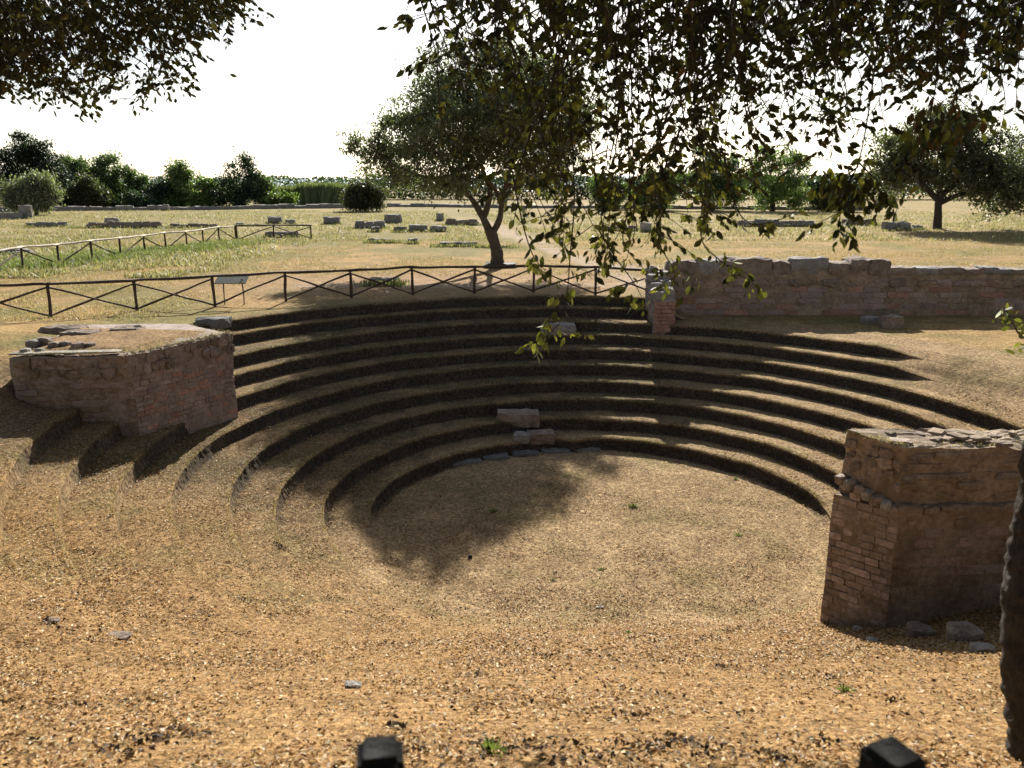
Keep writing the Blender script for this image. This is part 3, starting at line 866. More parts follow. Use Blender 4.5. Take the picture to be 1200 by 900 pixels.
while xx < 26.5:
    tall = xx < 13.2
    wv = rn.uniform(.7, 1.5) if tall else rn.uniform(.5, 1.1)
    hv = rn.uniform(.42, .62) if tall else rn.uniform(.18, .30)
    o = child(bw_, 'cap_stone', block_mesh('cap_stone', wv, .8, hv, 160 + k, .16, 4, .35), M[rn.choice(['rubble', 'grey', 'rubble'])])
    o.location = (xx + wv / 2, 30.12, .80); xx += wv * .93; k += 1

# ------------------------------------------------------------------ stones on the steps
for px, py, sx, sy, sz, zb, mt, name, lab, rz in [
    (607, 499, 1.22, .62, .40, None, 'rubble', 'stone_block', 'large squared stone block on the second lowest step at centre', 0.03),
    (634, 519, .78, .52, .30, None, 'rubble', 'stone_block', 'pitted stone block on the bottom step right of the larger block', 0.12),
    (612, 519, .45, .42, .26, None, 'grey', 'stone_block', 'small bluish stone wedged left of the pitted block', -.1),
    (655, 392, 1.15, .50, .36, None, 'grey', 'stone_block', 'long pale stone block on an upper step below the fence', .02),
    (1024, 380, .55, .5, .26, None, 'grey', 'stone_block', 'grey stone lying on the shaded grass before the long wall', .0),
    (1046, 385, .68, .5, .42, None, 'rubble', 'stone_block', 'brown squared stone beside the grey one before the long wall', .06),
    (248, 384, .95, .5, .30, None, 'slate', 'stone_slab', 'flat grey slab at the left end of the topmost step', .0),
]:
    p = seat(px, py, -1)
    tag(link(name, block_mesh(name, sx, sy, sz, px % 37, .15, 6, .18), M[mt], loc=(p.x, p.y + sy * .4, p.z - .03)), lab, 'stone').rotation_euler = (0, 0, rz)
# kerb stones at the orchestra edge
for k, (px, py, L_, lab) in enumerate([(545, 541, .85, 'leftmost kerb slab of the orchestra edge'), (580, 535, .75, 'second kerb slab from the left at the orchestra edge'), (616, 531, .7, 'third kerb slab from the left below the stone blocks'), (652, 528, .8, 'fourth kerb slab below the pitted block'), (690, 526, .7, 'rightmost kerb slab at the orchestra edge')]):
    p = at(px, py, -3.24)
    tag(link('kerb_stone', block_mesh('kerb_stone', L_, .42, .2, 200 + k, .18, 4, .3), M['slate'], loc=(p.x, p.y + .2, -3.46)), lab, 'stone', 'kerb stones of the orchestra').rotation_euler = (0, 0, .35 - .12 * k)
# stones and debris on the litter slope
for k, (px, py, sx, sz, mt, lab) in enumerate([(139, 748, .24, .06, 'rubble', 'flat grey stone on the slope at lower left'), (60, 729, .16, .05, 'rubble', 'dark flat stone on the slope near the left edge'), (414, 806, .13, .06, 'grey', 'round grey stone on the slope left of the bottom centre'),
        (551, 654, .075, .075, 'oldbark', 'dark pine cone just below the tree shadow'), (185, 869, .06, .05, 'oldbark', 'small dark lump near the lower left bottom edge')]):
    p = seat(px, py, -2.4)
    tag(link('stone' if mt != 'oldbark' else 'debris_clump', block_mesh('stone', sx, sx * .7, sz, 220 + k, .2, 3, .5), M[mt], loc=(p.x, p.y, p.z - .012)), lab, 'stone' if mt != 'oldbark' else 'debris')
p = seat(703, 712, -3.3)
tag(link('paper_scrap', block_mesh('paper_scrap', .13, .06, .012, 5, .3, 3, .2), M['tufa'], loc=(p.x, p.y, p.z + .01)), 'small white scrap lying on the orchestra floor', 'litter scrap')

# ------------------------------------------------------------------ fences
def pole(parent, name, a, b, r, mat, seed=0, sag=0.0, n=7):
    a, b = Vector(a), Vector(b)
    K = 6
    pts = []
    for k in range(K + 1):
        t = k / K
        q = a.lerp(b, t)
        jit = mnoise.noise_vector(q * 1.3 + Vector((seed, 0, 0))) * .03
        if k in (0, K): jit *= 0
        pts.append(q + jit - Vector((0, 0, sag * math.sin(math.pi * t))))
    o = child(parent, name, tube_mesh(name, pts, [r * (1 + .12 * math.sin(seed + k)) for k in range(K + 1)], n, seed, .15), mat)
    return o
def fence(name, posts, hgt, label, rail_mat, braces, r=.045, lean=.0):
    root = empty(name, posts[0], label, 'fence')
    P = [Vector(p) for p in posts]
    tops = []
    for k, p in enumerate(P):
        hh = hgt * (1 + .03 * math.sin(k * 2.3))
        ln = Vector((math.sin(k * 1.9) * .03, 0, 0))
        pole(root, 'post', p - Vector((0, 0, .15)), p + ln + Vector((0, 0, hh)), r * 1.15, M['fence'], k)
        tops.append(p + ln + Vector((0, 0, hh)))
    for k in range(len(P) - 1):
        d_ = (tops[k + 1] - tops[k])
        pole(root, 'rail', tops[k] - d_ * .04 + Vector((0, -.02, .0)), tops[k + 1] + d_ * .04 + Vector((0, -.02, .0)), r * 1.05, rail_mat(k), k + 40, .015)
        bt = braces(k)
        lo, hi = .06, -.10
        if 'u' in bt: pole(root, 'brace', P[k] + Vector((0, .05, lo)), tops[k + 1] + Vector((0, .05, hi)), r * .75, M['fence'], k + 80)
        if 'd' in bt: pole(root, 'brace', tops[k] + Vector((0, -.05, hi)), P[k + 1] + Vector((0, -.05, lo)), r * .7, M['fence'], k + 120)
    return root
pts = []
for px, py in [(-58, 375), (60, 372), (161, 364), (252, 359.5), (335, 353.5), (412, 349), (484, 346), (556, 344), (625, 342.5), (698, 346), (775, 349)]:
    pts.append(seat(px, py, 0))
fence('pole_fence', pts, 1.02, 'dark rustic pole fence with crossed braces along the top of the steps', lambda k: M['fence'], lambda k: 'u' if k == 3 else 'ud')
pts = []
for px, py in [(-18, 296), (24, 290), (67, 286), (106, 282.5), (139, 279), (168, 275.5), (193, 273), (217, 271), (237, 268.5), (256, 266.5), (275, 264.5)]:
    p = at(px, py, 1.05); pts.append(Vector((p.x, p.y, 0)))
fence('sunlit_rail_fence', pts, 1.05, 'rustic fence with rail tinted sun-bright crossing the field at left', lambda k: M['fence_sunlit'], lambda k: 'u' if k % 2 == 0 else 'd', .05)
pts = []
for px, py in [(276.5, 264.5), (320, 264), (364, 263.5)]:
    p = at(px, py, 1.05); pts.append(Vector((p.x, p.y, 0)))
fence('field_corner_fence', pts, 1.05, 'short dark fence stretch with crossed braces ending the far fence', lambda k: M['fence'], lambda k: 'u' if k == 0 else 'ud', .05)
# information board on two legs behind the fence
p0 = seat(252, 358, 0); p1 = seat(285, 358, 0)
ib = empty('information_board', p1, 'tilted pale information board on thin legs behind the dark fence', 'sign')
for q in (p0 + Vector((.25, .25, 0)), p1 + Vector((0, .1, 0))):
    pole(ib, 'leg', q - Vector((0, 0, .1)), q + Vector((0, 0, .9)), .022, M['fence'], 3)
bm_ = block_mesh('board_panel', 1.05, .55, .03, 4, .02, 1, .0)
m_, t_, o_ = new_mat('board_face')
bs = N(t_, 'ShaderNodeBsdfPrincipled'); bs.inputs['Roughness'].default_value = .5
geo = N(t_, 'ShaderNodeNewGeometry'); nn = noise_node(t_, geo.outputs['Position'], 9, 4)
t_.links.new(ramp(t_, nn.outputs[0], [(.35, (.06, .07, .05)), (.65, (.10, .11, .08))]).outputs[0], bs.inputs['Base Color']); t_.links.new(bs.outputs[0], o_.inputs[0])
o = child(ib, 'board_panel', bm_, m_); q = (p0 + p1) / 2
o.location = (q.x + .12, q.y + .15, .86); o.rotation_euler = (.42, 0, .02)

# two post tops just in front of the viewer
def viewer_post(px0, px1, py, Y, lab, seed):
    a = aty((px0 + px1) / 2, py, Y)
    dd = Y * CT - (a.z - H) * ST
    wv = (px1 - px0) * dd / F
    zb = gz(a.x, Y)
    bm = bmesh.new(); bmesh.ops.create_cube(bm, size=1.0)
    for v in bm.verts: v.co = Vector((v.co.x * wv, v.co.y * wv, (v.co.z + .5) * (a.z - zb + .15)))
    bmesh.ops.bevel(bm, geom=bm.edges[:], offset=wv * .15, segments=3, affect='EDGES')
    bmesh.ops.subdivide_edges(bm, edges=[e for e in bm.edges if e.calc_length() > .3], cuts=10)
    for v in bm.verts: v.co += mnoise.noise_vector(v.co * 8 + Vector((seed, 0, 0))) * .004
    me = bpy.data.meshes.new('fence_post'); bm.to_mesh(me); bm.free()
    o = tag(link('fence_post', me, M['black'], loc=(a.x, Y + wv * .3, zb - .15)), lab, 'post', 'post tops at the bottom edge')
    o.rotation_euler = (0, 0, .12 if seed == 1 else .45)
viewer_post(414, 470, 886, 1.35, 'dark square post top at the bottom edge left of centre', 1)
viewer_post(1026, 1088, 892, 1.35, 'dark angular post top at the bottom edge toward the right', 2)

# ------------------------------------------------------------------ ruins out in the field
ruins = [
 (22, 38, 236, 257, 'standing_stone', 'tall upright grey stone under the olive tree at far left', 'grey'),
 (190, 198, 237, 247, 'standing_stone', 'small upright pale stone standing on the far low wall', 'tufa'),
 (28, 80, 258, 266, 'ruin_wall', 'low grassy stretch of ruined wall left of the longer one', 'grey'),
 (97, 192, 257, 267, 'ruin_wall', 'long low dark ruined wall in the left field', 'grey'),
 (122, 138, 252, 264, 'stone_block', 'rounded boulder on the long low ruin in the left field', 'grey'),
 (195, 258, 260, 267, 'ruin_wall', 'faint low ruin wall in grass between fence and field', 'grey'),
 (276, 286, 259, 265, 'stone_block', 'small dark stone just left of the squared field block', 'grey'),
 (313, 330, 251, 262, 'stone_block', 'squared dark block standing left in the field above the fence', 'grey'),
 (334, 346, 255, 263, 'stone_block', 'low rough stone right of the squared field block', 'grey'),
 (288, 312, 261, 265, 'ruin_wall', 'thin low row of stones beside the squared field block', 'grey'),
 (308, 352, 268, 278, 'stone_block', 'dark mossy boulder behind the short fence stretch', 'grey'),
 (378, 399, 251, 263, 'stone_block', 'squared grey block alone in the grass right of the fence end', 'grey'),
 (414, 452, 256, 268, 'ruin_wall', 'low grey ruin wall right of the round bush', 'grey'),
 (449, 471, 248, 262, 'stone_block', 'tall squared stone rising behind the grey ruin wall', 'grey'),
 (434, 446, 263, 272, 'stone_block', 'small dark stone in front of the grey ruin wall', 'grey'),
 (461, 477, 263, 272, 'stone_block', 'left of three pale boulders by the path', 'grey'),
 (478, 501, 260, 272, 'stone_block', 'middle and largest of three pale boulders by the path', 'tufa'),
 (503, 524, 262, 272, 'stone_block', 'right of three pale boulders by the path', 'tufa'),
 (430, 445, 277, 284.5, 'stone_block', 'left dark stone of the row on the dry grass', 'grey'),
 (446, 458, 278, 284.5, 'stone_block', 'middle low stone of the row on the dry grass', 'grey'),
 (458, 470, 280, 284.5, 'stone_block', 'smallest flat stone of the row on the dry grass', 'rubble'),
 (477, 490, 277, 285.5, 'stone_block', 'separate square dark stone right of the row on the dry grass', 'grey'),
 (512, 562, 281, 289, 'stone_slab', 'long dark slab lying on dry grass left of the leaning tree', 'grey'),
 (562, 600, 286, 290, 'stone_slab', 'thin low slab just behind the leaning tree trunk', 'grey'),
 (511, 520, 246, 259, 'standing_stone', 'upright squared stone at the left end of the far ruin wall', 'tufa'),
 (520, 562, 254, 264, 'ruin_wall', 'grey ruin wall seen left of the leaning tree fork', 'grey'),
 (431, 468, 321, 334, 'stone_block', 'large flat topped stone just behind the dark fence', 'grey'),
 (1036, 1052, 257, 271, 'stone_block', 'left half of the squared masonry beside the right tree', 'grey'),
 (1053, 1068, 257, 271, 'stone_block', 'right half of the squared masonry beside the right tree', 'grey'),
 (1069, 1082, 262, 270, 'stone_block', 'low dark stones between masonry and the right tree trunk', 'grey'),
 (750, 764, 257, 272, 'standing_stone', 'pale squared stone seen through the hanging leaves', 'tufa'),
 (700, 750, 262, 271, 'ruin_wall', 'low ruin wall left of the pale stone behind hanging leaves', 'grey'),
 (860, 960, 255, 266, 'ruin_wall', 'broad low grey ruin behind the hanging leaves right of centre', 'grey'),
 (985, 1030, 255, 265, 'ruin_wall', 'low ruin wall behind the hanging leaf cluster', 'grey'),
 (-10, 30, 268, 300, 'ruin_wall', 'grey stone heap in the grass behind the far fence at the left edge', 'grey'),
]
for k, (xa, xb, yt, yb, nm, lab, mt) in enumerate(ruins):
    p = at((xa + xb) / 2, yb, 0)
    dd = p.y * CT + H * ST
    if nm == 'ruin_wall' and xa < 0:
        wv, hv, dv = 1.6, .45, 1.4
    else:
        wv = (xb - xa) * dd / F * .9; hv = max(.18, (yb - yt) * dd / F * (.85 if yb < 300 else .75)); dv = min(max(hv * .9, .5), 1.6) if nm != 'standing_stone' else .5
    lowh = nm == 'ruin_wall'
    zb = gz(p.x, p.y + dv / 2)
    if lowh: mt = 'rubble' if k % 2 else 'grey'
    root = link(nm, block_mesh(nm, wv, dv, hv * (.82 if lowh else 1), 300 + k, .2 if lowh else .16, 7 if lowh else 5, .08 if nm == 'standing_stone' else .24), M[mt], loc=(p.x, p.y + dv / 2, zb - .12 * hv - .05))
    tag(root, lab, 'ruined wall' if lowh else 'stone')
    if lowh:
        rn = random.Random(k); nn_ = max(3, int((xb - xa) / 11))
        for j in range(nn_):
            s = wv / nn_
            o = bpy.data.objects.new('stone', block_mesh('stone', s * rn.uniform(.7, 1.1), dv * rn.uniform(.5, .9), hv * rn.uniform(.25, .5), 400 + k * 9 + j, .16, 2, .4)); C.objects.link(o)
            o.data.materials.append(M[mt]); o.parent = root
            o.location = (-wv / 2 + s * (j + .5), rn.uniform(-.1, .1), hv * .66)
ring_x, ring_y = [], []
for (xa, xb, yt, yb, nm, lab, mt) in ruins:
    a_, b_ = at(xa, yb, 0), at(xb, yb, 0)
    m_ = int(40 + (xb - xa) * 5)
    t_2 = rng.uniform(-.15, 1.15, m_)
    ring_x.append(a_.x + (b_.x - a_.x) * t_2 + rng.normal(0, .1, m_)); ring_y.append(a_.y + rng.uniform(-.7, .15, m_))
blades('weeds_round_ruins', np.concatenate(ring_x), np.concatenate(ring_y), .26, .06, [(.44, .39, .22), (.24, .27, .10), (.3, .3, .15)], [2, 2, 1], 'grass and weeds growing thick around the fallen stones', .6)
# far low boundary wall
pa = at(-40, 249, 0); pb = at(450, 243.5, 0)
def far_wall(name, pa, pb, h_, lab, seed):
    root = empty(name, (pa + pb) / 2, lab, 'ruined wall')
    Lw = (pb - pa).length; K = int(Lw / 2.2); dirv = (pb - pa).normalized()
    rn = random.Random(seed)
    for k in range(K):
        q = pa + dirv * (k + .5) * Lw / K
        o = bpy.data.objects.new('stone', block_mesh('stone', Lw / K * 1.12, 1.3, h_ * rn.uniform(.75, 1.15), seed * 50 + k, .12, 3, .12)); C.objects.link(o)
        o.data.materials.append(M['grey']); o.parent = root
        o.location = q - Vector(root.location) + Vector((0, rn.uniform(-.2, .2), gz(q.x, q.y) - .15)); o.rotation_euler = (0, 0, math.atan2(dirv.y, dirv.x))
far_wall('boundary_wall', pa, pb, .8, 'long grey low wall of large stones across the far left field', 1)
far_wall('boundary_wall', at(455, 243.0, 0), at(1010, 246, 0), .7, 'long grey low wall across the field behind the central tree', 2)
far_wall('boundary_wall', at(-30, 258, 0), at(26, 257, 0), 1.0, 'nearer low wall stretch at the far left under the olive', 3)

# ------------------------------------------------------------------ trees
def crown_mesh(name, blobs, nleaf, size, cols, wts, sub=60, sig=.34, aspect=.45, shell=.55, seedv=0):
    """leaf cards clumped in a union of ellipsoids; blobs: (centre, radii)"""
    vols = np.array([b[1][0] * b[1][1] * b[1][2] for b in blobs]) ** .75
    vols /= vols.sum()
    nc = max(1, nleaf // sub)
    bi = rng.choice(len(blobs), nc, p=vols)
    cen = np.array([b[0] for b in blobs]); rad = np.array([b[1] for b in blobs])
    dv = rng.normal(0, 1, (nc, 3)); dv /= np.linalg.norm(dv, axis=1)[:, None]
    rr_ = (shell + (1 - shell) * rng.uniform(0, 1, nc)) * rng.uniform(.75, 1.06, nc)
    inner_ = rng.uniform(0, 1, nc) < .25
    rr_[inner_] *= rng.uniform(.2, .9, inner_.sum())
    cc_ = cen[bi] + dv * rad[bi] * rr_[:, None]
    cs = rng.uniform(.6, 1.4, nc) * sig
    tone = rng.uniform(.7, 1.3, nc)
    rep = np.repeat(np.arange(nc), sub); n = len(rep)
    P = cc_[rep] + rng.normal(0, 1, (n, 3)) * cs[rep][:, None] * np.array([1, 1, .75])
    L = size * rng.uniform(.6, 1.4, n); W = L * aspect * rng.uniform(.7, 1.3, n)
    col = palette(n, cols, wts) * tone[rep][:, None]
    return np_mesh(name, *(lambda v, f, c: (v, f, c))(*leaf_cards(P, L, W, rng.uniform(0, 6.28, n), rng.uniform(-1.3, 1.3, n), np.clip(col, .004, .9), .15)))

def px_blob(px, py, rpx, Y, dyo=0.0, squash=1.0, deep=1.0):
    p = aty(px, py, Y + dyo); dd = Y * CT
    r = rpx * dd / F
    return (np.array((p.x, p.y, p.z)), np.array((r, r * deep, r * squash)))

# the leaning central tree
base = at(583, 313, 0)
TY = base.y
ct = empty('leaning_tree', base, 'large grey green tree with forked leaning trunk behind the fence at centre', 'tree')
def T(px, py, off=0.0): return aty(px, py, TY + off)
child(ct, 'trunk', tube_mesh('trunk', spline([T(584, 320), T(583, 308), T(582, 296), T(578, 280), T(573, 268)], 4), lerp_list([.46, .33, .29, .27, .26], 17), 14, 1, .25), M['bark'])
child(ct, 'root_flare', block_mesh('root_flare', 1.5, 1.2, .35, 7, .25, 4, .7), M['bark']).location = (base.x + .15, base.y, -.12)
limbs = [([T(574, 272), T(566, 255), T(556, 238), T(545, 222, .3), T(530, 200, .8), T(515, 175, 1)], [.21, .17, .14, .12, .09, .04]),
         ([T(577, 274), T(585, 258), T(588, 240), T(592, 220, -.3), T(600, 190, -1), T(612, 150, -1)], [.19, .15, .13, .11, .08, .04]),
         ([T(566, 256), T(572, 240), T(574, 222), T(566, 200, .5), T(556, 160, 1), T(548, 110, 1)], [.17, .14, .12, .10, .08, .04]),
         ([T(588, 240), T(580, 222), T(566, 205, -1), T(550, 190, -2)], [.12, .10, .08, .04]),
         ([T(545, 222, .3), T(520, 212, -.5), T(490, 205, -1), T(455, 190, -1.5)], [.11, .09, .07, .03]),
         ([T(592, 220, -.3), T(615, 205, 0), T(640, 180, .5), T(660, 150, 1)], [.12, .10, .07, .03])]
for k, (pp_, rr_) in enumerate(limbs):
    s_ = spline(pp_, 4)
    child(ct, 'limb', tube_mesh('limb', s_, lerp_list(rr_, len(s_)), 10, k, .2), M['bark'])
blobs = []
for (px, py, r_, dy, dp) in [(520, 115, 46, 0, 1.2), (560, 92, 40, 1, 1.2), (605, 100, 48, -1, 1.2), (650, 120, 48, 0, 1.2), (480, 160, 38, 0, 1.2), (430, 178, 24, 0, 1), (455, 185, 32, .5, 1), (480, 130, 30, 0, 1),
                         (500, 190, 42, -2, 1.2), (555, 160, 58, 1, 1.2), (610, 165, 55, -2, 1.2), (665, 165, 45, 1, 1.2), (470, 205, 24, 0, 1), (545, 205, 32, -3, 1), (640, 205, 34, 0, 1.1),
                         (500, 80, 24, 0, 1), (535, 62, 24, .5, 1), (580, 60, 24, 0, 1), (690, 140, 30, 0, 1.1), (420, 200, 13, 0, 1), (450, 150, 20, .5, 1), (415, 165, 12, 0, 1), (640, 80, 28, 0, 1), (585, 135, 50, 3.4, 1), (520, 150, 48, -3.5, 1), (600, 130, 45, -4, 1)]:
    blobs.append(px_blob(px, py, r_, TY, dy, .92, dp))
child(ct, 'crown', crown_mesh('crown', blobs, 105000, .17, [(.15, .165, .095), (.20, .215, .13), (.28, .29, .2), (.10, .11, .065)], [3, 3, 1.2, 2], 70, .25, .38), M['crown'])

def simple_tree(name, label, cat, px, yb, yt, hw, cols, wts, n, trunk=True, airy=False, lumps=9, size=None, low=.15, seed=0, group=None, bary=.5, blobs_=None, trunk_px=None, sub=40, Y=None):
    b = at(px, yb, 0)
    if Y: b = Vector(((px - 600) / F * Y, Y, 0))
    Yd = b.y; dd = Yd * CT
    topz = aty(px, yt, Yd).z
    W = hw * dd / F
    root = empty(name, (b.x, b.y, 0), label, cat, group)
    rn = random.Random(seed * 13 + 5)
    bl = []
    if blobs_:
        for (qx, qy, qr) in blobs_: bl.append(px_blob(qx, qy, qr, Yd, rn.uniform(-.2, .2) * W, .95, 1.0))
    else:
        for k in range(lumps):
            f_ = (k + .5) / lumps
            zz = topz * (low + (.96 - low) * f_)
            wd = W * (math.sin(math.pi * min(1, .22 + f_ * .72)) ** .7)
            s = W * rn.uniform(.32, .5) * (1.2 - .5 * f_)
            zz = min(zz, topz - s * .55)
            an = rn.uniform(0, 6.28)
            bl.append((np.array((b.x + math.cos(an) * max(0, wd - s) * rn.uniform(.5, 1), b.y + math.sin(an) * max(0, wd - s) * .9, max(zz, s * .4))), np.array((s, s, s * .8))))
    extra = []
    for c_, r_ in bl:
        for _ in range(3):
            an = rn.uniform(0, 6.28); el = rn.uniform(-.1, 1.4)
            extra.append((c_ + np.array((math.cos(an) * math.cos(el), math.sin(an) * math.cos(el), math.sin(el))) * r_ * rn.uniform(.85, 1.15), r_ * rn.uniform(.22, .45)))
    bl = [(c_, r_ * .92) for c_, r_ in bl] + extra
    sz = size or (Yd / F * 2.5); n = int(n * 1.8)
    child(root, 'crown', crown_mesh('crown', bl, n, sz, cols, wts, sub, sz * 1.7 if airy else sz * 1.5, .6, .5 if not airy else .3), M['crown'])
    if trunk:
        tp = trunk_px or [(px, yb + 1), (px, (yb * .75 + yt * .25)), (px + 1, (yb + yt) / 2)]
        q = [aty(a_, b_, Yd) for a_, b_ in tp]; q[0].z = -.2
        s_ = spline(q, 4)
        r0 = max(.12, W * (.045 if hw > 60 else .06))
        child(root, 'trunk', tube_mesh('trunk', s_, lerp_list([r0 * 1.3, r0, r0 * .5], len(s_)), 8, seed, .2), M['oldbark'])
    return root
DK = ([(.07, .10, .065), (.10, .14, .085), (.05, .07, .045)], [2, 1, 2])
MD = ([(.16, .22, .09), (.23, .30, .12), (.11, .15, .07)], [2, 1.3, 2])
LT = ([(.22, .30, .09), (.30, .37, .13), (.14, .18, .07)], [2, 1, 1.4])
OL = ([(.27, .28, .20), (.36, .36, .26), (.18, .19, .13)], [2, 1.4, 1.5])
simple_tree('cedar_tree', 'broad dark layered conifer at the far left edge', 'tree', 25, 246, 169, 55, [(.035, .05, .035), (.055, .075, .05), (.025, .035, .025)], [2, 1, 2], 15000, seed=1,
            blobs_=[(30, 182, 20), (10, 190, 18), (45, 192, 20), (60, 205, 18), (5, 210, 26), (35, 210, 28), (62, 222, 18), (15, 230, 24), (45, 232, 22), (36, 174, 12), (66, 190, 10), (20, 176, 11), (50, 180, 12)])
simple_tree('olive_tree', 'silvery round olive tree before the dark conifer at far left', 'tree', 40, 252.5, 206, 34, *OL, 9000, seed=2,
            blobs_=[(20, 224, 15), (36, 217, 13), (53, 217, 12), (60, 231, 11), (14, 236, 11), (38, 232, 16), (52, 242, 9), (24, 241, 10)], trunk_px=[(43, 253), (42, 245), (38, 232)])
tr = [
 ('green_tree', 'rounded mid green tree right of the dark conifer', 88, 243, 185, 28, MD, [(75, 200, 14), (92, 196, 13), (84, 215, 18), (105, 205, 12), (98, 225, 18), (70, 226, 14)]),
 ('airy_tree', 'tall open crowned tree with a sky gap left of centre field', 127, 243, 181, 17, MD, [(122, 190, 8), (134, 187, 6), (117, 203, 8), (136, 203, 7), (124, 218, 11), (138, 228, 12), (118, 232, 12)]),
 ('slender_tree', 'small slender tree with narrow top beyond the wall', 153, 243, 197, 12, MD, [(148, 203, 5), (154, 212, 7), (158, 224, 9), (150, 232, 11)]),
 ('sapling', 'thin sapling with a tuft on top beyond the wall', 168, 243, 207, 7, MD, [(168, 212, 4), (168, 226, 6), (170, 235, 7)]),
 ('dark_shrub', 'purplish dark shrub between sapling and leafy tree', 184, 243.5, 216, 14, DK, [(180, 222, 7), (190, 223, 7), (184, 234, 11), (176, 236, 8)]),
 ('leafy_tree', 'bright topped leafy tree beyond the small upright stone', 211, 243, 194, 17, LT, [(200, 202, 6), (211, 199, 8), (219, 206, 7), (207, 214, 10), (219, 222, 9), (205, 230, 11), (217, 235, 10)]),
 ('feathery_bush', 'pale feathery bush left of the tall dark tree', 243, 243, 209, 11, LT, [(240, 217, 6), (247, 221, 7), (243, 232, 8)]),
 ('tall_dark_tree', 'tall dark green tree alone at the left of the gap in the tree line', 284, 243, 180, 32, DK, [(287, 190, 10), (276, 200, 12), (293, 205, 12), (270, 218, 16), (290, 222, 18), (302, 228, 11), (258, 232, 15), (280, 236, 18), (300, 208, 7)]),
 ('wispy_tree', 'wispy thin leaved tree hugging the right of the tall dark tree', 309, 243, 205, 8, MD, [(308, 214, 4), (313, 222, 5), (318, 226, 5), (312, 234, 7)]),
 ('round_bush', 'round brownish bush right of the reeds', 426, 248, 210, 24, ([(.10, .10, .05), (.15, .13, .07), (.07, .08, .04)], [2, 1, 2]), [(426, 220, 11), (414, 228, 13), (438, 228, 12), (426, 236, 15), (411, 238, 10), (443, 239, 9)]),
 ('olive_bush', 'rounded olive brown bush on the far wall line', 99, 245, 213, 22, ([(.12, .13, .06), (.18, .17, .09), (.08, .09, .04)], [2, 1, 2]), [(92, 222, 9), (104, 219, 9), (98, 233, 13), (113, 232, 10), (84, 236, 8)]),
 ('low_dark_bush', 'low dark bush below the slender tree', 160, 245, 228, 12, DK, [(155, 235, 8), (166, 237, 8)]),
]
for k, (nm, lab, px, yb, yt, hw, pal_, bl) in enumerate(tr):
    simple_tree(nm, lab, 'bush' if ('bush' in nm or 'shrub' in nm) else 'tree', px, yb, yt, hw, *pal_, 6500 if hw > 15 else 3200, seed=20 + k, blobs_=bl, trunk='bush' not in nm)
for k, (px, hw, yt, lab) in enumerate([(70, 12, 226, 'low bright shrub right of the silvery olive'), (126, 14, 228, 'low bright shrub below the open crowned tree'), (142, 10, 232, 'small bright shrub left of the slender tree'), (236, 12, 229, 'sunlit low shrub under the pale feathery bush'), (330, 20, 227, 'sunlit low shrub right of the tall dark tree'), (196, 10, 233, 'low shrub at the foot of the leafy tree')]):
    simple_tree('low_shrub', lab, 'bush', px, 243.5, yt, hw, [(.16, .22, .05), (.22, .28, .08), (.10, .13, .04)], [2, 1, 1], 2200, trunk=False, seed=50 + k, blobs_=[(px - hw * .4, yt + 9, 7), (px + hw * .4, yt + 8, 7), (px, yt + 11, 8)])
# reeds: upright blades in clumps along the skyline
for k, (px, hw, yt, lab) in enumerate([(345, 20, 220, 'leftmost clump of tall reeds on the skyline'), (372, 18, 216, 'middle clump of tall reeds on the skyline'), (396, 16, 218, 'rightmost clump of tall reeds beside the round bush')]):
    b = at(px, 241.5, 0); dd = b.y; n = 1500
    X_ = rng.uniform(-hw, hw, n) * dd / F; Y_ = rng.uniform(-2.5, 2.5, n); hh = (241.5 - yt) * dd / F * rng.uniform(.6, 1.1, n)
    lean = rng.normal(.1, .16, n)
    wv = .14
    base_ = np.stack([X_, Y_, np.zeros(n)], 1); tip = base_ + np.stack([lean * hh, np.zeros(n), hh], 1)
    mid = (base_ + tip) / 2; s_ = np.array([wv, 0, 0])
    V = np.stack([base_ - s_, base_ + s_, mid + s_ * 1.6, tip, mid - s_ * 1.6], 1).reshape(-1, 3); kk = np.arange(n) * 5
    Fc = np.concatenate([np.stack([kk, kk + 1, kk + 2], 1), np.stack([kk, kk + 2, kk + 4], 1), np.stack([kk + 4, kk + 2, kk + 3], 1)])
    cc = np.repeat(palette(n, [(.16, .20, .08), (.22, .25, .12), (.10, .13, .05)], [2, 1, 1]), 5, axis=0)
    tag(link('reed_clump', np_mesh('reed_clump', V, Fc, cc), M['grass'], loc=(b.x, b.y, 0)), lab, 'reeds', 'reeds on the skyline')
# trees on the right half
simple_tree('right_tree', 'wide spreading dark tree with short straight trunk in the right field', 'tree', 1100, 269, 125, 90, [(.15, .155, .10), (.21, .21, .14), (.10, .105, .065)], [2, 1, 2], 24000, seed=70, size=.28, sub=30, airy=True,
            blobs_=[(1100, 160, 34), (1065, 175, 34), (1130, 172, 34), (1040, 200, 30), (1080, 200, 36), (1120, 203, 38), (1158, 195, 32), (1180, 215, 32), (1050, 215, 22), (1150, 220, 28), (1195, 232, 26), (1105, 138, 18), (1075, 148, 18), (1135, 150, 20), (1022, 190, 12), (1165, 244, 18), (1215, 205, 34)],
            trunk_px=[(1099, 269), (1099, 250), (1101, 228), (1104, 205)])
rt = [o for o in C.objects if o.name.startswith('right_tree')][0]
RY = rt.location.y
for pp_ in ([(1100, 236), (1080, 215), (1060, 200), (1040, 192)], [(1101, 232), (1120, 215), (1145, 205), (1165, 195)], [(1101, 238), (1125, 228), (1150, 226)]):
    s_ = spline([aty(a_, b_, RY) for a_, b_ in pp_], 4)
    child(rt, 'limb', tube_mesh('limb', s_, lerp_list([.26, .2, .1], len(s_)), 8, 3, .2), M['oldbark'])
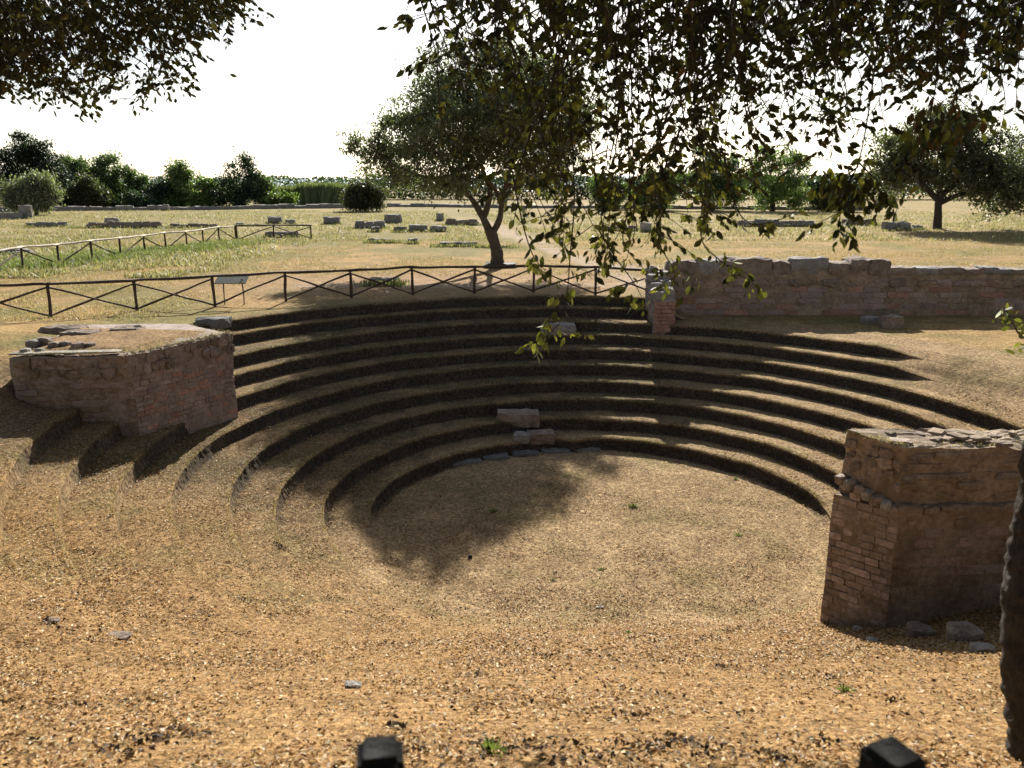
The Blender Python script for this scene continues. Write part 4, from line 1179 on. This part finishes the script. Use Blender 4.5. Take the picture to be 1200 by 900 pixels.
for k, (nm, lab, px, yb, yt, hw, pal_, bl) in enumerate([
 ('bright_tree', 'green sunlit tree seen behind the hanging leaves right of centre', 905, 247, 165, 45, LT, [(900, 185, 18), (925, 190, 18), (885, 205, 22), (920, 212, 24), (940, 195, 12), (900, 228, 24), (935, 232, 18)]),
 ('hidden_tree', 'green tree mostly hidden behind the hanging leaves', 835, 246, 178, 40, MD, [(830, 192, 18), (850, 198, 18), (815, 210, 18), (840, 222, 24), (862, 226, 18)]),
 ('pale_green_tree', 'pale green tree glimpsed low behind the leaf curtain', 775, 246, 205, 30, LT, [(765, 218, 14), (785, 216, 14), (775, 232, 16), (755, 234, 12)]),
 ('dark_hedge_tree', 'dark tree between the bright tree and the wide right tree', 970, 247, 212, 26, DK, [(960, 225, 14), (980, 226, 14), (970, 236, 16), (990, 236, 12)]),
 ('edge_tree', 'dark tree at the right frame edge behind the wide tree', 1215, 252, 160, 45, DK, [(1200, 190, 25), (1225, 185, 28), (1205, 215, 30), (1230, 225, 30)]),
 ('far_green_tree', 'distant green tree left of the pale green one', 715, 245, 212, 25, MD, [(705, 224, 12), (722, 222, 12), (714, 235, 14)]),
]):
    simple_tree(nm, lab, 'tree', px, yb, yt, hw, *pal_, 9000, seed=90 + k, blobs_=bl)
# the far tree line reading as one mass
n = 26000
X_ = rng.uniform(-40, 520, n); u_ = X_
px_ = 440 + rng.uniform(0, 800, n)
Yd = 230 + rng.uniform(0, 20, n)
topz = 4.8 + 3.5 * fbm(px_ * .03, px_ * 0, 15, 3) + 5.0 * sstep(1000, 1100, px_)
P = np.stack([(px_ - 600) / F * Yd, Yd, rng.uniform(0, 1, n) ** .7 * topz], 1)
V, Fc, cc = leaf_cards(P, rng.uniform(.6, 1.3, n), rng.uniform(.4, .8, n), rng.uniform(0, 6.28, n), rng.uniform(-1.2, 1.2, n), palette(n, [(.04, .055, .035), (.06, .08, .045), (.03, .04, .03)], [2, 1, 2]), .1)
tag(link('far_woodland', np_mesh('far_woodland', V, Fc, cc), M['crown']), 'dark distant line of trees along the right horizon', 'woodland', None, 'stuff')
n = 9000
px_ = rng.uniform(-150, 460, n); Yd = 260 + rng.uniform(0, 20, n)
topz = 5.0 + 2.5 * fbm(px_ * .03, px_ * 0, 16, 3)
P = np.stack([(px_ - 600) / F * Yd, Yd, rng.uniform(0, 1, n) ** .7 * topz], 1)
V, Fc, cc = leaf_cards(P, rng.uniform(.7, 1.5, n), rng.uniform(.5, .9, n), rng.uniform(0, 6.28, n), rng.uniform(-1.2, 1.2, n), palette(n, [(.05, .08, .05), (.08, .11, .07)], [1, 1]), .1)
tag(link('far_scrub', np_mesh('far_scrub', V, Fc, cc), M['crown']), 'low green scrub on the left horizon between the trees', 'scrub', None, 'stuff')
# faint hills
m_, t_, o_ = new_mat('hill'); bs = N(t_, 'ShaderNodeBsdfPrincipled'); bs.inputs['Roughness'].default_value = 1
geo = N(t_, 'ShaderNodeNewGeometry'); nn = noise_node(t_, geo.outputs['Position'], .01, 5)
t_.links.new(ramp(t_, nn.outputs[0], [(.35, (.16, .22, .24)), (.65, (.22, .28, .30))]).outputs[0], bs.inputs['Base Color']); t_.links.new(bs.outputs[0], o_.inputs[0])
K = 160; V = []; Fq = []
for k in range(K):
    X = -3200 + 6400 * k / (K - 1)
    hz = 14 + 26 * float(fbm(X * .0012 + 5, 0, 18, 4)) + 4 * float(vnoise(X * .01, 0, 19))
    for yy, zz in ((2900, -2), (3050, hz * .6), (3200, hz), (3600, hz * .5)): V.append((X, yy, zz))
for k in range(K - 1):
    for j in range(3): Fq.append((k * 4 + j, k * 4 + j + 1, (k + 1) * 4 + j + 1, (k + 1) * 4 + j))
me = bpy.data.meshes.new('hills'); me.from_pydata(V, [], Fq); me.update()
tag(link('hills', me, m_), 'low pale hills on the horizon', None, None, 'structure')

# ------------------------------------------------------------------ the overhanging tree on the right
LEAF_OUT = np.array([(0, 0), (.22, .16), (.5, .215), (.78, .13), (1, 0)])
def leaf_variant(name, mat, col, fold=.12, droop=.1):
    V = []; Fq = []
    for k, (t, wv) in enumerate(LEAF_OUT):
        V.append((0, t, -droop * t * t))
        V.append((wv, t, -droop * t * t + fold * wv * 2)); V.append((-wv, t, -droop * t * t + fold * wv * 2))
    for k in range(4):
        a, b = k * 3, (k + 1) * 3
        Fq.append((a, a + 1, b + 1, b)); Fq.append((a, b, b + 2, a + 2))
    me = np_mesh(name, np.array(V), np.array(Fq), np.tile(np.array(col), (len(V), 1)), True)
    me.materials.append(mat)
    return me
def bake_leaves(name, T_, cols_):
    """T_: list of 4x4 numpy matrices"""
    base = []
    for t, wv in LEAF_OUT:
        base += [(0, t, -.1 * t * t), (wv, t, -.1 * t * t + .24 * wv), (-wv, t, -.1 * t * t + .24 * wv)]
    base = np.array(base); Fb = []
    for k in range(4):
        a, b = k * 3, (k + 1) * 3
        Fb += [(a, a + 1, b + 1, b), (a, b, b + 2, a + 2)]
    Fb = np.array(Fb); nb = len(base)
    A_ = np.stack(T_)
    V = np.einsum('nij,kj->nki', A_[:, :3, :3], base) + A_[:, None, :3, 3]
    n = len(A_)
    Fc = (Fb[None] + (np.arange(n) * nb)[:, None, None]).reshape(-1, 4)
    return np_mesh(name, V.reshape(-1, 3), Fc, np.repeat(cols_, nb, axis=0), True)
def leaf_T(p, dirv, L, rn):
    dirv = Vector(dirv).normalized()
    side = dirv.cross(Vector((rn.gauss(0, 1), rn.gauss(0, 1), rn.gauss(0, .3))))
    if side.length < .05: side = dirv.orthogonal()
    side.normalize(); up = side.cross(dirv)
    M_ = np.eye(4)
    M_[:3, 0] = np.array(side) * L * rn.uniform(.85, 1.35); M_[:3, 1] = np.array(dirv) * L; M_[:3, 2] = np.array(up) * L
    M_[:3, 3] = np.array(p)
    return M_
class Foliage:
    def __init__(s, seed): s.T = []; s.c = []; s.rn = random.Random(seed); s.twigs = []
    def leaf(s, p, d, L, c):
        s.T.append(leaf_T(p, d, L, s.rn)); k = s.rn.uniform(.75, 1.25)
        s.c.append((c[0] * k, c[1] * k, c[2] * k))
    def cluster(s, p, n, L, cols, spread=.05, down=.9):
        rn = s.rn
        for _ in range(n):
            q = Vector(p) + Vector((rn.gauss(0, spread), rn.gauss(0, spread), rn.gauss(0, spread)))
            an = rn.uniform(0, 6.28)
            dv = Vector((math.cos(an) * rn.uniform(.2, 1), math.sin(an) * rn.uniform(.2, 1), -down + rn.gauss(0, .35)))
            s.leaf(q, dv, L * rn.uniform(.65, 1.25), rn.choice(cols))
    def strand(s, pts, L, cols, every=.035, start=0.0, r=.006, side=.5, dens=1.0):
        rn = s.rn
        sp = spline(pts, 7)
        s.twigs.append((sp, lerp_list([r, r * .35], len(sp))))
        tot = sum((sp[k + 1] - sp[k]).length for k in range(len(sp) - 1)); acc = 0; nxt = tot * start
        for k in range(len(sp) - 1):
            seg = sp[k + 1] - sp[k]; sl = seg.length
            while nxt < acc + sl:
                t = (nxt - acc) / sl
                p = sp[k] + seg * t
                if rn.random() < dens:
                    an = rn.uniform(0, 6.28)
                    dv = seg.normalized() * .3 + Vector((math.cos(an), math.sin(an), 0)) * rn.uniform(.3, 1.2) + Vector((0, 0, -.5 + rn.gauss(0, .4)))
                    s.leaf(p + Vector((math.cos(an), math.sin(an), 0)) * rn.uniform(.0, .03), dv, L * rn.uniform(.65, 1.25), rn.choice(cols))
                if rn.random() < side * .24:
                    an = rn.uniform(0, 6.28); ln = rn.uniform(.10, .42)
                    e = p + Vector((math.cos(an) * ln, math.sin(an) * ln, -ln * rn.uniform(.1, .8)))
                    s.twigs.append(([p, (p + e) / 2 + Vector((0, 0, .015)), e], [r * .5, r * .4, r * .25]))
                    for j in range(rn.randint(3, 9)):
                        q = p.lerp(e, rn.uniform(.4, 1))
                        an2 = an + rn.gauss(0, .8)
                        s.leaf(q, Vector((math.cos(an2), math.sin(an2), -.7 + rn.gauss(0, .3))), L * rn.uniform(.65, 1.2), rn.choice(cols))
                nxt += every * rn.uniform(.5, 1.5)
            acc += sl
        return sp[-1]
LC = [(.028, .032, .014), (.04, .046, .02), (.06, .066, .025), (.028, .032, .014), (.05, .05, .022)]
LB = [(.20, .24, .06), (.12, .14, .04), (.28, .31, .09), (.08, .085, .03)]  # bright leaf colours standing in for tips lit through by the sun
LBr = [(.11, .065, .03), (.08, .065, .03), (.10, .11, .035), (.06, .075, .025)]
YT = 3.75
tp = seat(1212, 893)
ot = empty('overhanging_tree', (tp.x, YT, gz(tp.x, YT)), 'dark trunk at the right edge with long drooping leafy branches across the top', 'tree')
TP = [aty(1232, 1010, YT), aty(1226, 900, YT), aty(1216, 800, YT), aty(1213, 700, YT), aty(1224, 620, YT), aty(1238, 530, YT), aty(1256, 380, YT), aty(1262, 200, YT), Vector((2.85, 4.1, 5.6)), Vector((2.9, 4.6, 6.4))]
s_ = spline(TP, 22)
child(ot, 'trunk', tube_mesh('trunk', s_, lerp_list([.22, .165, .15, .145, .14, .135, .13, .125, .12, .10], len(s_)), 48, 3, .16), M['oldbark'])
LIMBS = [[Vector((2.88, 4.5, 6.2)), Vector((3.0, 6.4, 7.0)), Vector((2.2, 7.6, 7.05)), Vector((.9, 7.8, 6.9)), Vector((-.6, 7.6, 6.6))],
         [Vector((2.88, 4.5, 6.3)), Vector((2.9, 5.6, 6.8)), Vector((2.6, 6.0, 6.9)), Vector((1.4, 5.9, 6.6)), Vector((.2, 6.0, 6.3))],
         [Vector((2.88, 4.6, 6.4)), Vector((4.4, 7.4, 7.4)), Vector((4.3, 9.4, 7.4)), Vector((3.2, 9.8, 7.1)), Vector((1.6, 9.6, 6.9))],
         [Vector((2.88, 4.5, 6.3)), Vector((4.7, 5.9, 7.1)), Vector((6.0, 7.6, 7.0)), Vector((6.4, 8.6, 6.6))]]
for k, l_ in enumerate(LIMBS):
    s_ = spline(l_, 5)
    child(ot, 'limb', tube_mesh('limb', s_, lerp_list([.12, .10, .075, .05, .03], len(s_)), 9, k, .15), M['oldbark'])
fo = Foliage(5)
OUTL = [(455, 8), (480, 35), (500, 55), (530, 90), (560, 130), (580, 200), (600, 255), (640, 292), (680, 290), (720, 300), (760, 290), (800, 285), (840, 270), (870, 235), (900, 210), (940, 205), (960, 150), (1000, 165), (1040, 120), (1080, 120), (1130, 150), (1170, 120), (1210, 110)]
ox, oy = zip(*OUTL)
rn = random.Random(21)
for k in range(185):
    px = rn.uniform(462, 1215) if k % 4 else rn.uniform(590, 860)
    px += 14 * math.sin(px * .11)
    if px < 540 and rn.random() < .45: continue
    ye = float(np.interp(px, ox, oy)) * (1 - .55 * rn.random() ** 1.6) + rn.gauss(0, 8)
    Y = rn.uniform(5.6, 8.8)
    e = aty(px, ye, Y)
    sx = px + rn.gauss(10, 75)
    st_ = aty(sx, -rn.uniform(30, 110), Y + rn.gauss(0, .4))
    m1 = st_.lerp(e, .35) + Vector((rn.gauss(0, .13), rn.gauss(0, .1), 0))
    m2 = st_.lerp(e, .7) + Vector((rn.gauss(0, .14), rn.gauss(0, .1), 0))
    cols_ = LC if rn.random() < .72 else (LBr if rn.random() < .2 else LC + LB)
    dn = .5
    if px > 880 and ye > 60: dn = .55
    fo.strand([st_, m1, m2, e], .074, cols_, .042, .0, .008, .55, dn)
    if px < 860 and ye > 180: fo.cluster(e, 5, .085, LC + LB, .03)
# the thick upper fringe, clumped
for k in range(120):
    px = rn.uniform(520, 1215) if k % 4 == 0 else rn.gauss(rn.choice([560, 640, 720, 800, 870, 960, 1010, 1100, 1170]), 18)
    ye = rn.uniform(5, 105) if px > 560 else rn.uniform(0, 45)
    Y = rn.uniform(5.6, 8.2)
    e = aty(px, ye, Y); st_ = aty(px + rn.gauss(15, 25), -rn.uniform(40, 90), Y)
    fo.strand([st_, st_.lerp(e, .5) + Vector((rn.gauss(0, .06), 0, 0)), e], .082, LC, .034, .1, .006, .7, .75)
# the individually visible trailing tips
def tendril(pix, Y, start=.3, cols=LC, dens=.6, L=.088, r=.007, side=.5):
    pts = [aty(a, b, Y) for a, b in pix]
    fo.strand(pts, L, cols, .04, start, r, side, dens)
tendril([(668, 120), (673, 230), (668, 300), (664, 350), (655, 380)], 6.2, .35, LC, .25, side=.2)
tendril([(660, 345), (652, 362), (640, 378), (636, 385)], 6.2, .2, LB, .5)
for px, py in [(652, 350), (636, 392), (628, 408), (656, 392), (668, 340), (640, 396)]: fo.cluster(aty(px, py, 6.2), 7, .075, LB, .025)
fo.strand([aty(655, 380, 6.2), aty(645, 390, 6.2), aty(634, 402, 6.2)], .07, LB, .05, .2, .004, .2, .5)
tendril([(690, 150), (704, 250), (708, 290), (700, 320)], 6.6, .3, LC)
tendril([(702, 270), (720, 300), (742, 330), (752, 348)], 6.6, .1, LC + LB)
for px, py in [(742, 350), (750, 358), (725, 340), (700, 300), (712, 310), (678, 318)]: fo.cluster(aty(px, py, 6.5), 7, .08, LC + LB, .035)
tendril([(735, 150), (738, 230), (730, 280), (745, 305), (760, 320)], 6.9, .3, LC + LB)
tendril([(770, 130), (778, 220), (772, 280), (790, 318), (785, 340)], 6.4, .3, LC + LB)
for px, py in [(775, 318), (785, 332), (790, 305), (760, 310), (800, 318), (815, 330), (808, 340)]: fo.cluster(aty(px, py, 6.5), 6, .08, LC + LB, .04)
tendril([(820, 150), (828, 230), (822, 280), (850, 310), (880, 330), (893, 342)], 6.9, .3, LC + LB)
for px, py in [(862, 312), (878, 326), (890, 338), (850, 304)]: fo.cluster(aty(px, py, 6.9), 6, .07, LB, .025)
tendril([(845, 170), (860, 235), (880, 262), (920, 255), (940, 240)], 7.2, .4, LC + LB)
tendril([(600, 200), (612, 260), (625, 300), (640, 318)], 6.3, .5, LC + LB)
for px, py in [(632, 310), (642, 318), (622, 305), (650, 325)]: fo.cluster(aty(px, py, 6.3), 7, .075, LC + LB, .035)
tendril([(1030, 40), (1018, 130), (1006, 190), (990, 225), (984, 262), (992, 288)], 5.8, .55, LC, .9)
tendril([(1006, 190), (1030, 215), (1044, 235)], 5.8, .2, LC + LB, .8)
tendril([(1006, 195), (980, 215), (965, 235)], 5.8, .2, LC + LB, .8)
for px, py, n_ in [(985, 205, 14), (1000, 212, 14), (1015, 215, 14), (1035, 232, 10), (990, 232, 12), (1008, 235, 10), (970, 232, 9), (990, 215, 16), (1005, 225, 16), (1020, 222, 14), (975, 222, 12), (1030, 240, 10), (985, 245, 12), (990, 265, 10), (993, 283, 9), (965, 212, 9), (1010, 245, 12), (1040, 225, 8)]:
    fo.cluster(aty(px, py, 5.8), n_, .085, LC + LB[:2] + [LB[2]], .05)
tendril([(1095, -40), (1100, 50), (1095, 110), (1085, 160), (1078, 190)], 5.6, .3, LC + LBr, .8)
tendril([(1140, -40), (1130, 60), (1120, 130), (1125, 175)], 5.6, .3, LC + LBr, .8)
for px, py, n_ in [(1075, 145, 14), (1095, 140, 16), (1115, 135, 14), (1090, 165, 12), (1110, 160, 12), (1140, 130, 10), (1155, 135, 8), (1075, 180, 7), (1073, 198, 6), (1065, 155, 9)]:
    fo.cluster(aty(px, py, 5.6), n_, .095, LBr + LC[:3] + [LB[0]], .06)
tendril([(1180, -40), (1170, 60), (1178, 120), (1170, 165)], 6.5, .1, LBr + LC, .7)
tendril([(1205, -40), (1195, 60), (1190, 130)], 6.0, .1, LBr + LC, .7)
tendril([(930, -40), (945, 50), (955, 110), (930, 150)], 6.8, .1, LC, .7)
tendril([(990, -40), (985, 60), (992, 120), (975, 170), (968, 190)], 6.4, .1, LC, .5)
# low twig at the right edge
fo.strand([aty(1250, 395, 6.2), aty(1215, 402, 6.2), aty(1195, 392, 6.2), aty(1187, 378, 6.2), aty(1178, 362, 6.2)], .075, LB + LC, .035, .2, .010, .6, .8)
for px, py in [(1180, 358), (1190, 372), (1176, 372), (1196, 388), (1198, 405)]: fo.cluster(aty(px, py, 6.2), 6, .07, LB, .03, .2)
# inner canopy above the frame, so the strands hang from something
for k in range(75):
    l_ = rn.choice(LIMBS); j = rn.randint(1, len(l_) - 2); p = l_[j].lerp(l_[j + 1], rn.random())
    e = p + Vector((rn.gauss(0, .5), rn.gauss(0, .5), rn.uniform(-.5, .2)))
    if e.z < H + e.y * math.tan(math.radians(11.5)) + .15: e.z = H + e.y * math.tan(math.radians(11.5)) + .3
    fo.strand([p, p.lerp(e, .5) + Vector((0, 0, .12)), e], .088, LC, .05, .2, .012, .5, .8)

def finish_foliage(fol, root, n_leaf=300, group=None):
    # the twigs that show, as parts
    tw = sorted(fol.twigs, key=lambda t: -t[1][0] * sum((Vector(t[0][i + 1]) - Vector(t[0][i])).length for i in range(len(t[0]) - 1)))
    big, small = tw[:150], tw[150:]
    for sp, rr in big: child(root, 'twig', tube_mesh('twig', sp, rr, 5), M['oldbark'])
    V = []; Fq = []
    for sp, rr in small:
        v, f = tube_arrays(sp, rr, 4, cap=False); o_ = len(V); V += [tuple(q) for q in v]; Fq += [tuple(i + o_ for i in q) for q in f]
    if V:
        me = bpy.data.meshes.new('fine_twigs'); me.from_pydata(V, [], Fq); me.update()
        child(root, 'fine_twigs', me, M['oldbark'])['kind'] = 'stuff'
    T_ = fol.T; cols_ = np.array(fol.c)
    sc = []
    for k, t in enumerate(T_):
        p = t[:3, 3]; px, py, dd = to_px(p)
        L_ = np.linalg.norm(t[:3, 1])
        vis = -10 < px < 1210 and -10 < py < 910
        sc.append((L_ * F / dd) if vis else 0)
    order = np.argsort(-np.array(sc)); pick = set(order[:n_leaf].tolist())
    var = {}
    for k in pick:
        c = cols_[k]; key = tuple(np.round(c / c.max(), 1)) + (round(float(c.max()) * 12),)
        if key not in var: var[key] = leaf_variant('leaf', M['leaf'], c)
        o = bpy.data.objects.new('leaf', var[key]); C.objects.link(o)
        o.parent = root
        m4 = Matrix([list(r) for r in T_[k]])
        m4.translation = m4.translation - Vector(root.location)
        o.matrix_local = m4
    rest = [k for k in range(len(T_)) if k not in pick]
    child(root, 'foliage', bake_leaves('foliage', [T_[k] for k in rest], cols_[rest]), M['leaf'])['kind'] = 'stuff'
    print('leaves', len(T_), 'variants', len(var))
canopy = [(np.array(c_), np.array(r_)) for c_, r_ in [((3, 2.5, 9.0), (3.5, 3.2, 2.2)), ((-.5, 1.5, 9.4), (3.2, 3, 2.2)), ((6, 3, 9), (3.2, 3.2, 2.3)), ((2.5, -2.5, 8.6), (4, 3.4, 2.8)), ((6.5, -2, 8), (3, 3.2, 2.6)), ((-1.5, -3, 8), (3, 3, 2.6)),
    ((2, -7, 7.5), (5, 3.5, 3.6)), ((7.5, -6, 7), (4, 3.5, 3.6)), ((-3, -8, 7), (4, 3, 3.5)), ((2, 6.0, 9.8), (3.5, 2.2, 1.9)), ((5.5, 7, 9.8), (3, 2.2, 1.9)), ((2.5, 0, 11.5), (4.5, 4.5, 2.2)), ((-1, 5.5, 9.6), (2.6, 2, 1.7))]]
child(ot, 'crown', crown_mesh('crown', canopy, 60000, .18, [(.045, .055, .02), (.07, .08, .03)], [1, 1], 50, .4, .5), M['leaf'])  # unseen crown added over and behind the viewer to block skylight
finish_foliage(fo, ot)

# ---- the second overhanging tree, seen only as a leafy bough at top left
lt = empty('overhanging_bough_tree', (-7.6, 5.0, gz(-7.6, 5.0)), 'leafy dark bough reaching into the top left corner', 'tree')
child(lt, 'trunk', tube_mesh('trunk', spline([Vector((-7.6, 5.0, -1)), Vector((-7.5, 5.1, 1.5)), Vector((-7.3, 5.4, 4)), Vector((-7.0, 6.0, 6.2)), Vector((-6.6, 6.6, 7.4))], 5), lerp_list([.34, .28, .24, .18, .10], 21), 12, 4, .2), M['oldbark'])
f2 = Foliage(9)
bough = [Vector((-7.1, 5.9, 6.0)), Vector((-6.4, 7.4, 6.7)), Vector((-5.2, 8.6, 6.6)), Vector((-4.0, 9.0, 6.5)), Vector((-3.2, 9.2, 6.2))]
s_ = spline(bough, 5); child(lt, 'limb', tube_mesh('limb', s_, lerp_list([.13, .1, .07, .05, .02], len(s_)), 9, 6, .15), M['oldbark'])
TO = [(-40, 110), (0, 112), (30, 112), (60, 118), (100, 128), (120, 118), (140, 105), (165, 95), (185, 110), (215, 100), (225, 70), (250, 40), (270, 20), (290, 5)]
tx, ty = zip(*TO)
rn = random.Random(31)
for k in range(350):
    px = rn.uniform(-60, 285)
    ymax = float(np.interp(px, tx, ty))
    ye = ymax * (1 - .9 * rn.random() ** 1.3)
    if 112 < px < 142 and 25 < ye < 60 and rn.random() < .8: continue
    if 135 < px < 185 and 55 < ye < 95 and rn.random() < .85: continue
    Y = rn.uniform(8.0, 10.0)
    e = aty(px, ye, Y); ln = rn.uniform(.35, .9)
    st_ = e + Vector((rn.gauss(-.25, .3), rn.gauss(0, .2), ln))
    f2.strand([st_, st_.lerp(e, .5) + Vector((.04, 0, .07)), e], .076, [(.045, .05, .022), (.03, .034, .016), (.055, .05, .025), (.07, .072, .03)], .038, .1, .006, .7, .75)
for px, py in [(215, 95), (222, 100), (165, 125), (152, 128), (190, 117), (95, 132), (103, 138), (212, 110), (285, 5), (280, 12), (60, 125), (20, 118), (200, 112), (178, 120)]:
    f2.cluster(aty(px, py - 6, 9.0), 6, .07, LC, .05)
f2.strand([aty(125, 40, 9), aty(150, 62, 9), aty(175, 80, 9), aty(195, 108, 9)], .065, LC, .05, .3, .01, .5, .5)
f2.strand([aty(175, 40, 9), aty(180, 80, 9), aty(165, 105, 9), aty(155, 122, 9)], .065, LC, .06, .3, .008, .4, .4)
canopy = [(np.array(c_), np.array(r_)) for c_, r_ in [((-7, 4, 9.4), (3.2, 3.2, 2.2)), ((-7, 0, 8.4), (3.4, 3.2, 2.8)), ((-5.5, 6.5, 10), (2.8, 2.6, 1.9)), ((-9.5, 3, 8.6), (2.6, 3, 2.4)), ((-6.5, -4, 8.5), (3, 3, 2.6))]]
child(lt, 'crown', crown_mesh('crown', canopy, 26000, .16, [(.045, .055, .02), (.07, .08, .03)], [1, 1], 50, .4, .5), M['leaf'])  # crown added out of view here too, cutting skylight from above
finish_foliage(f2, lt, 120)
print('objects', len(bpy.data.objects))
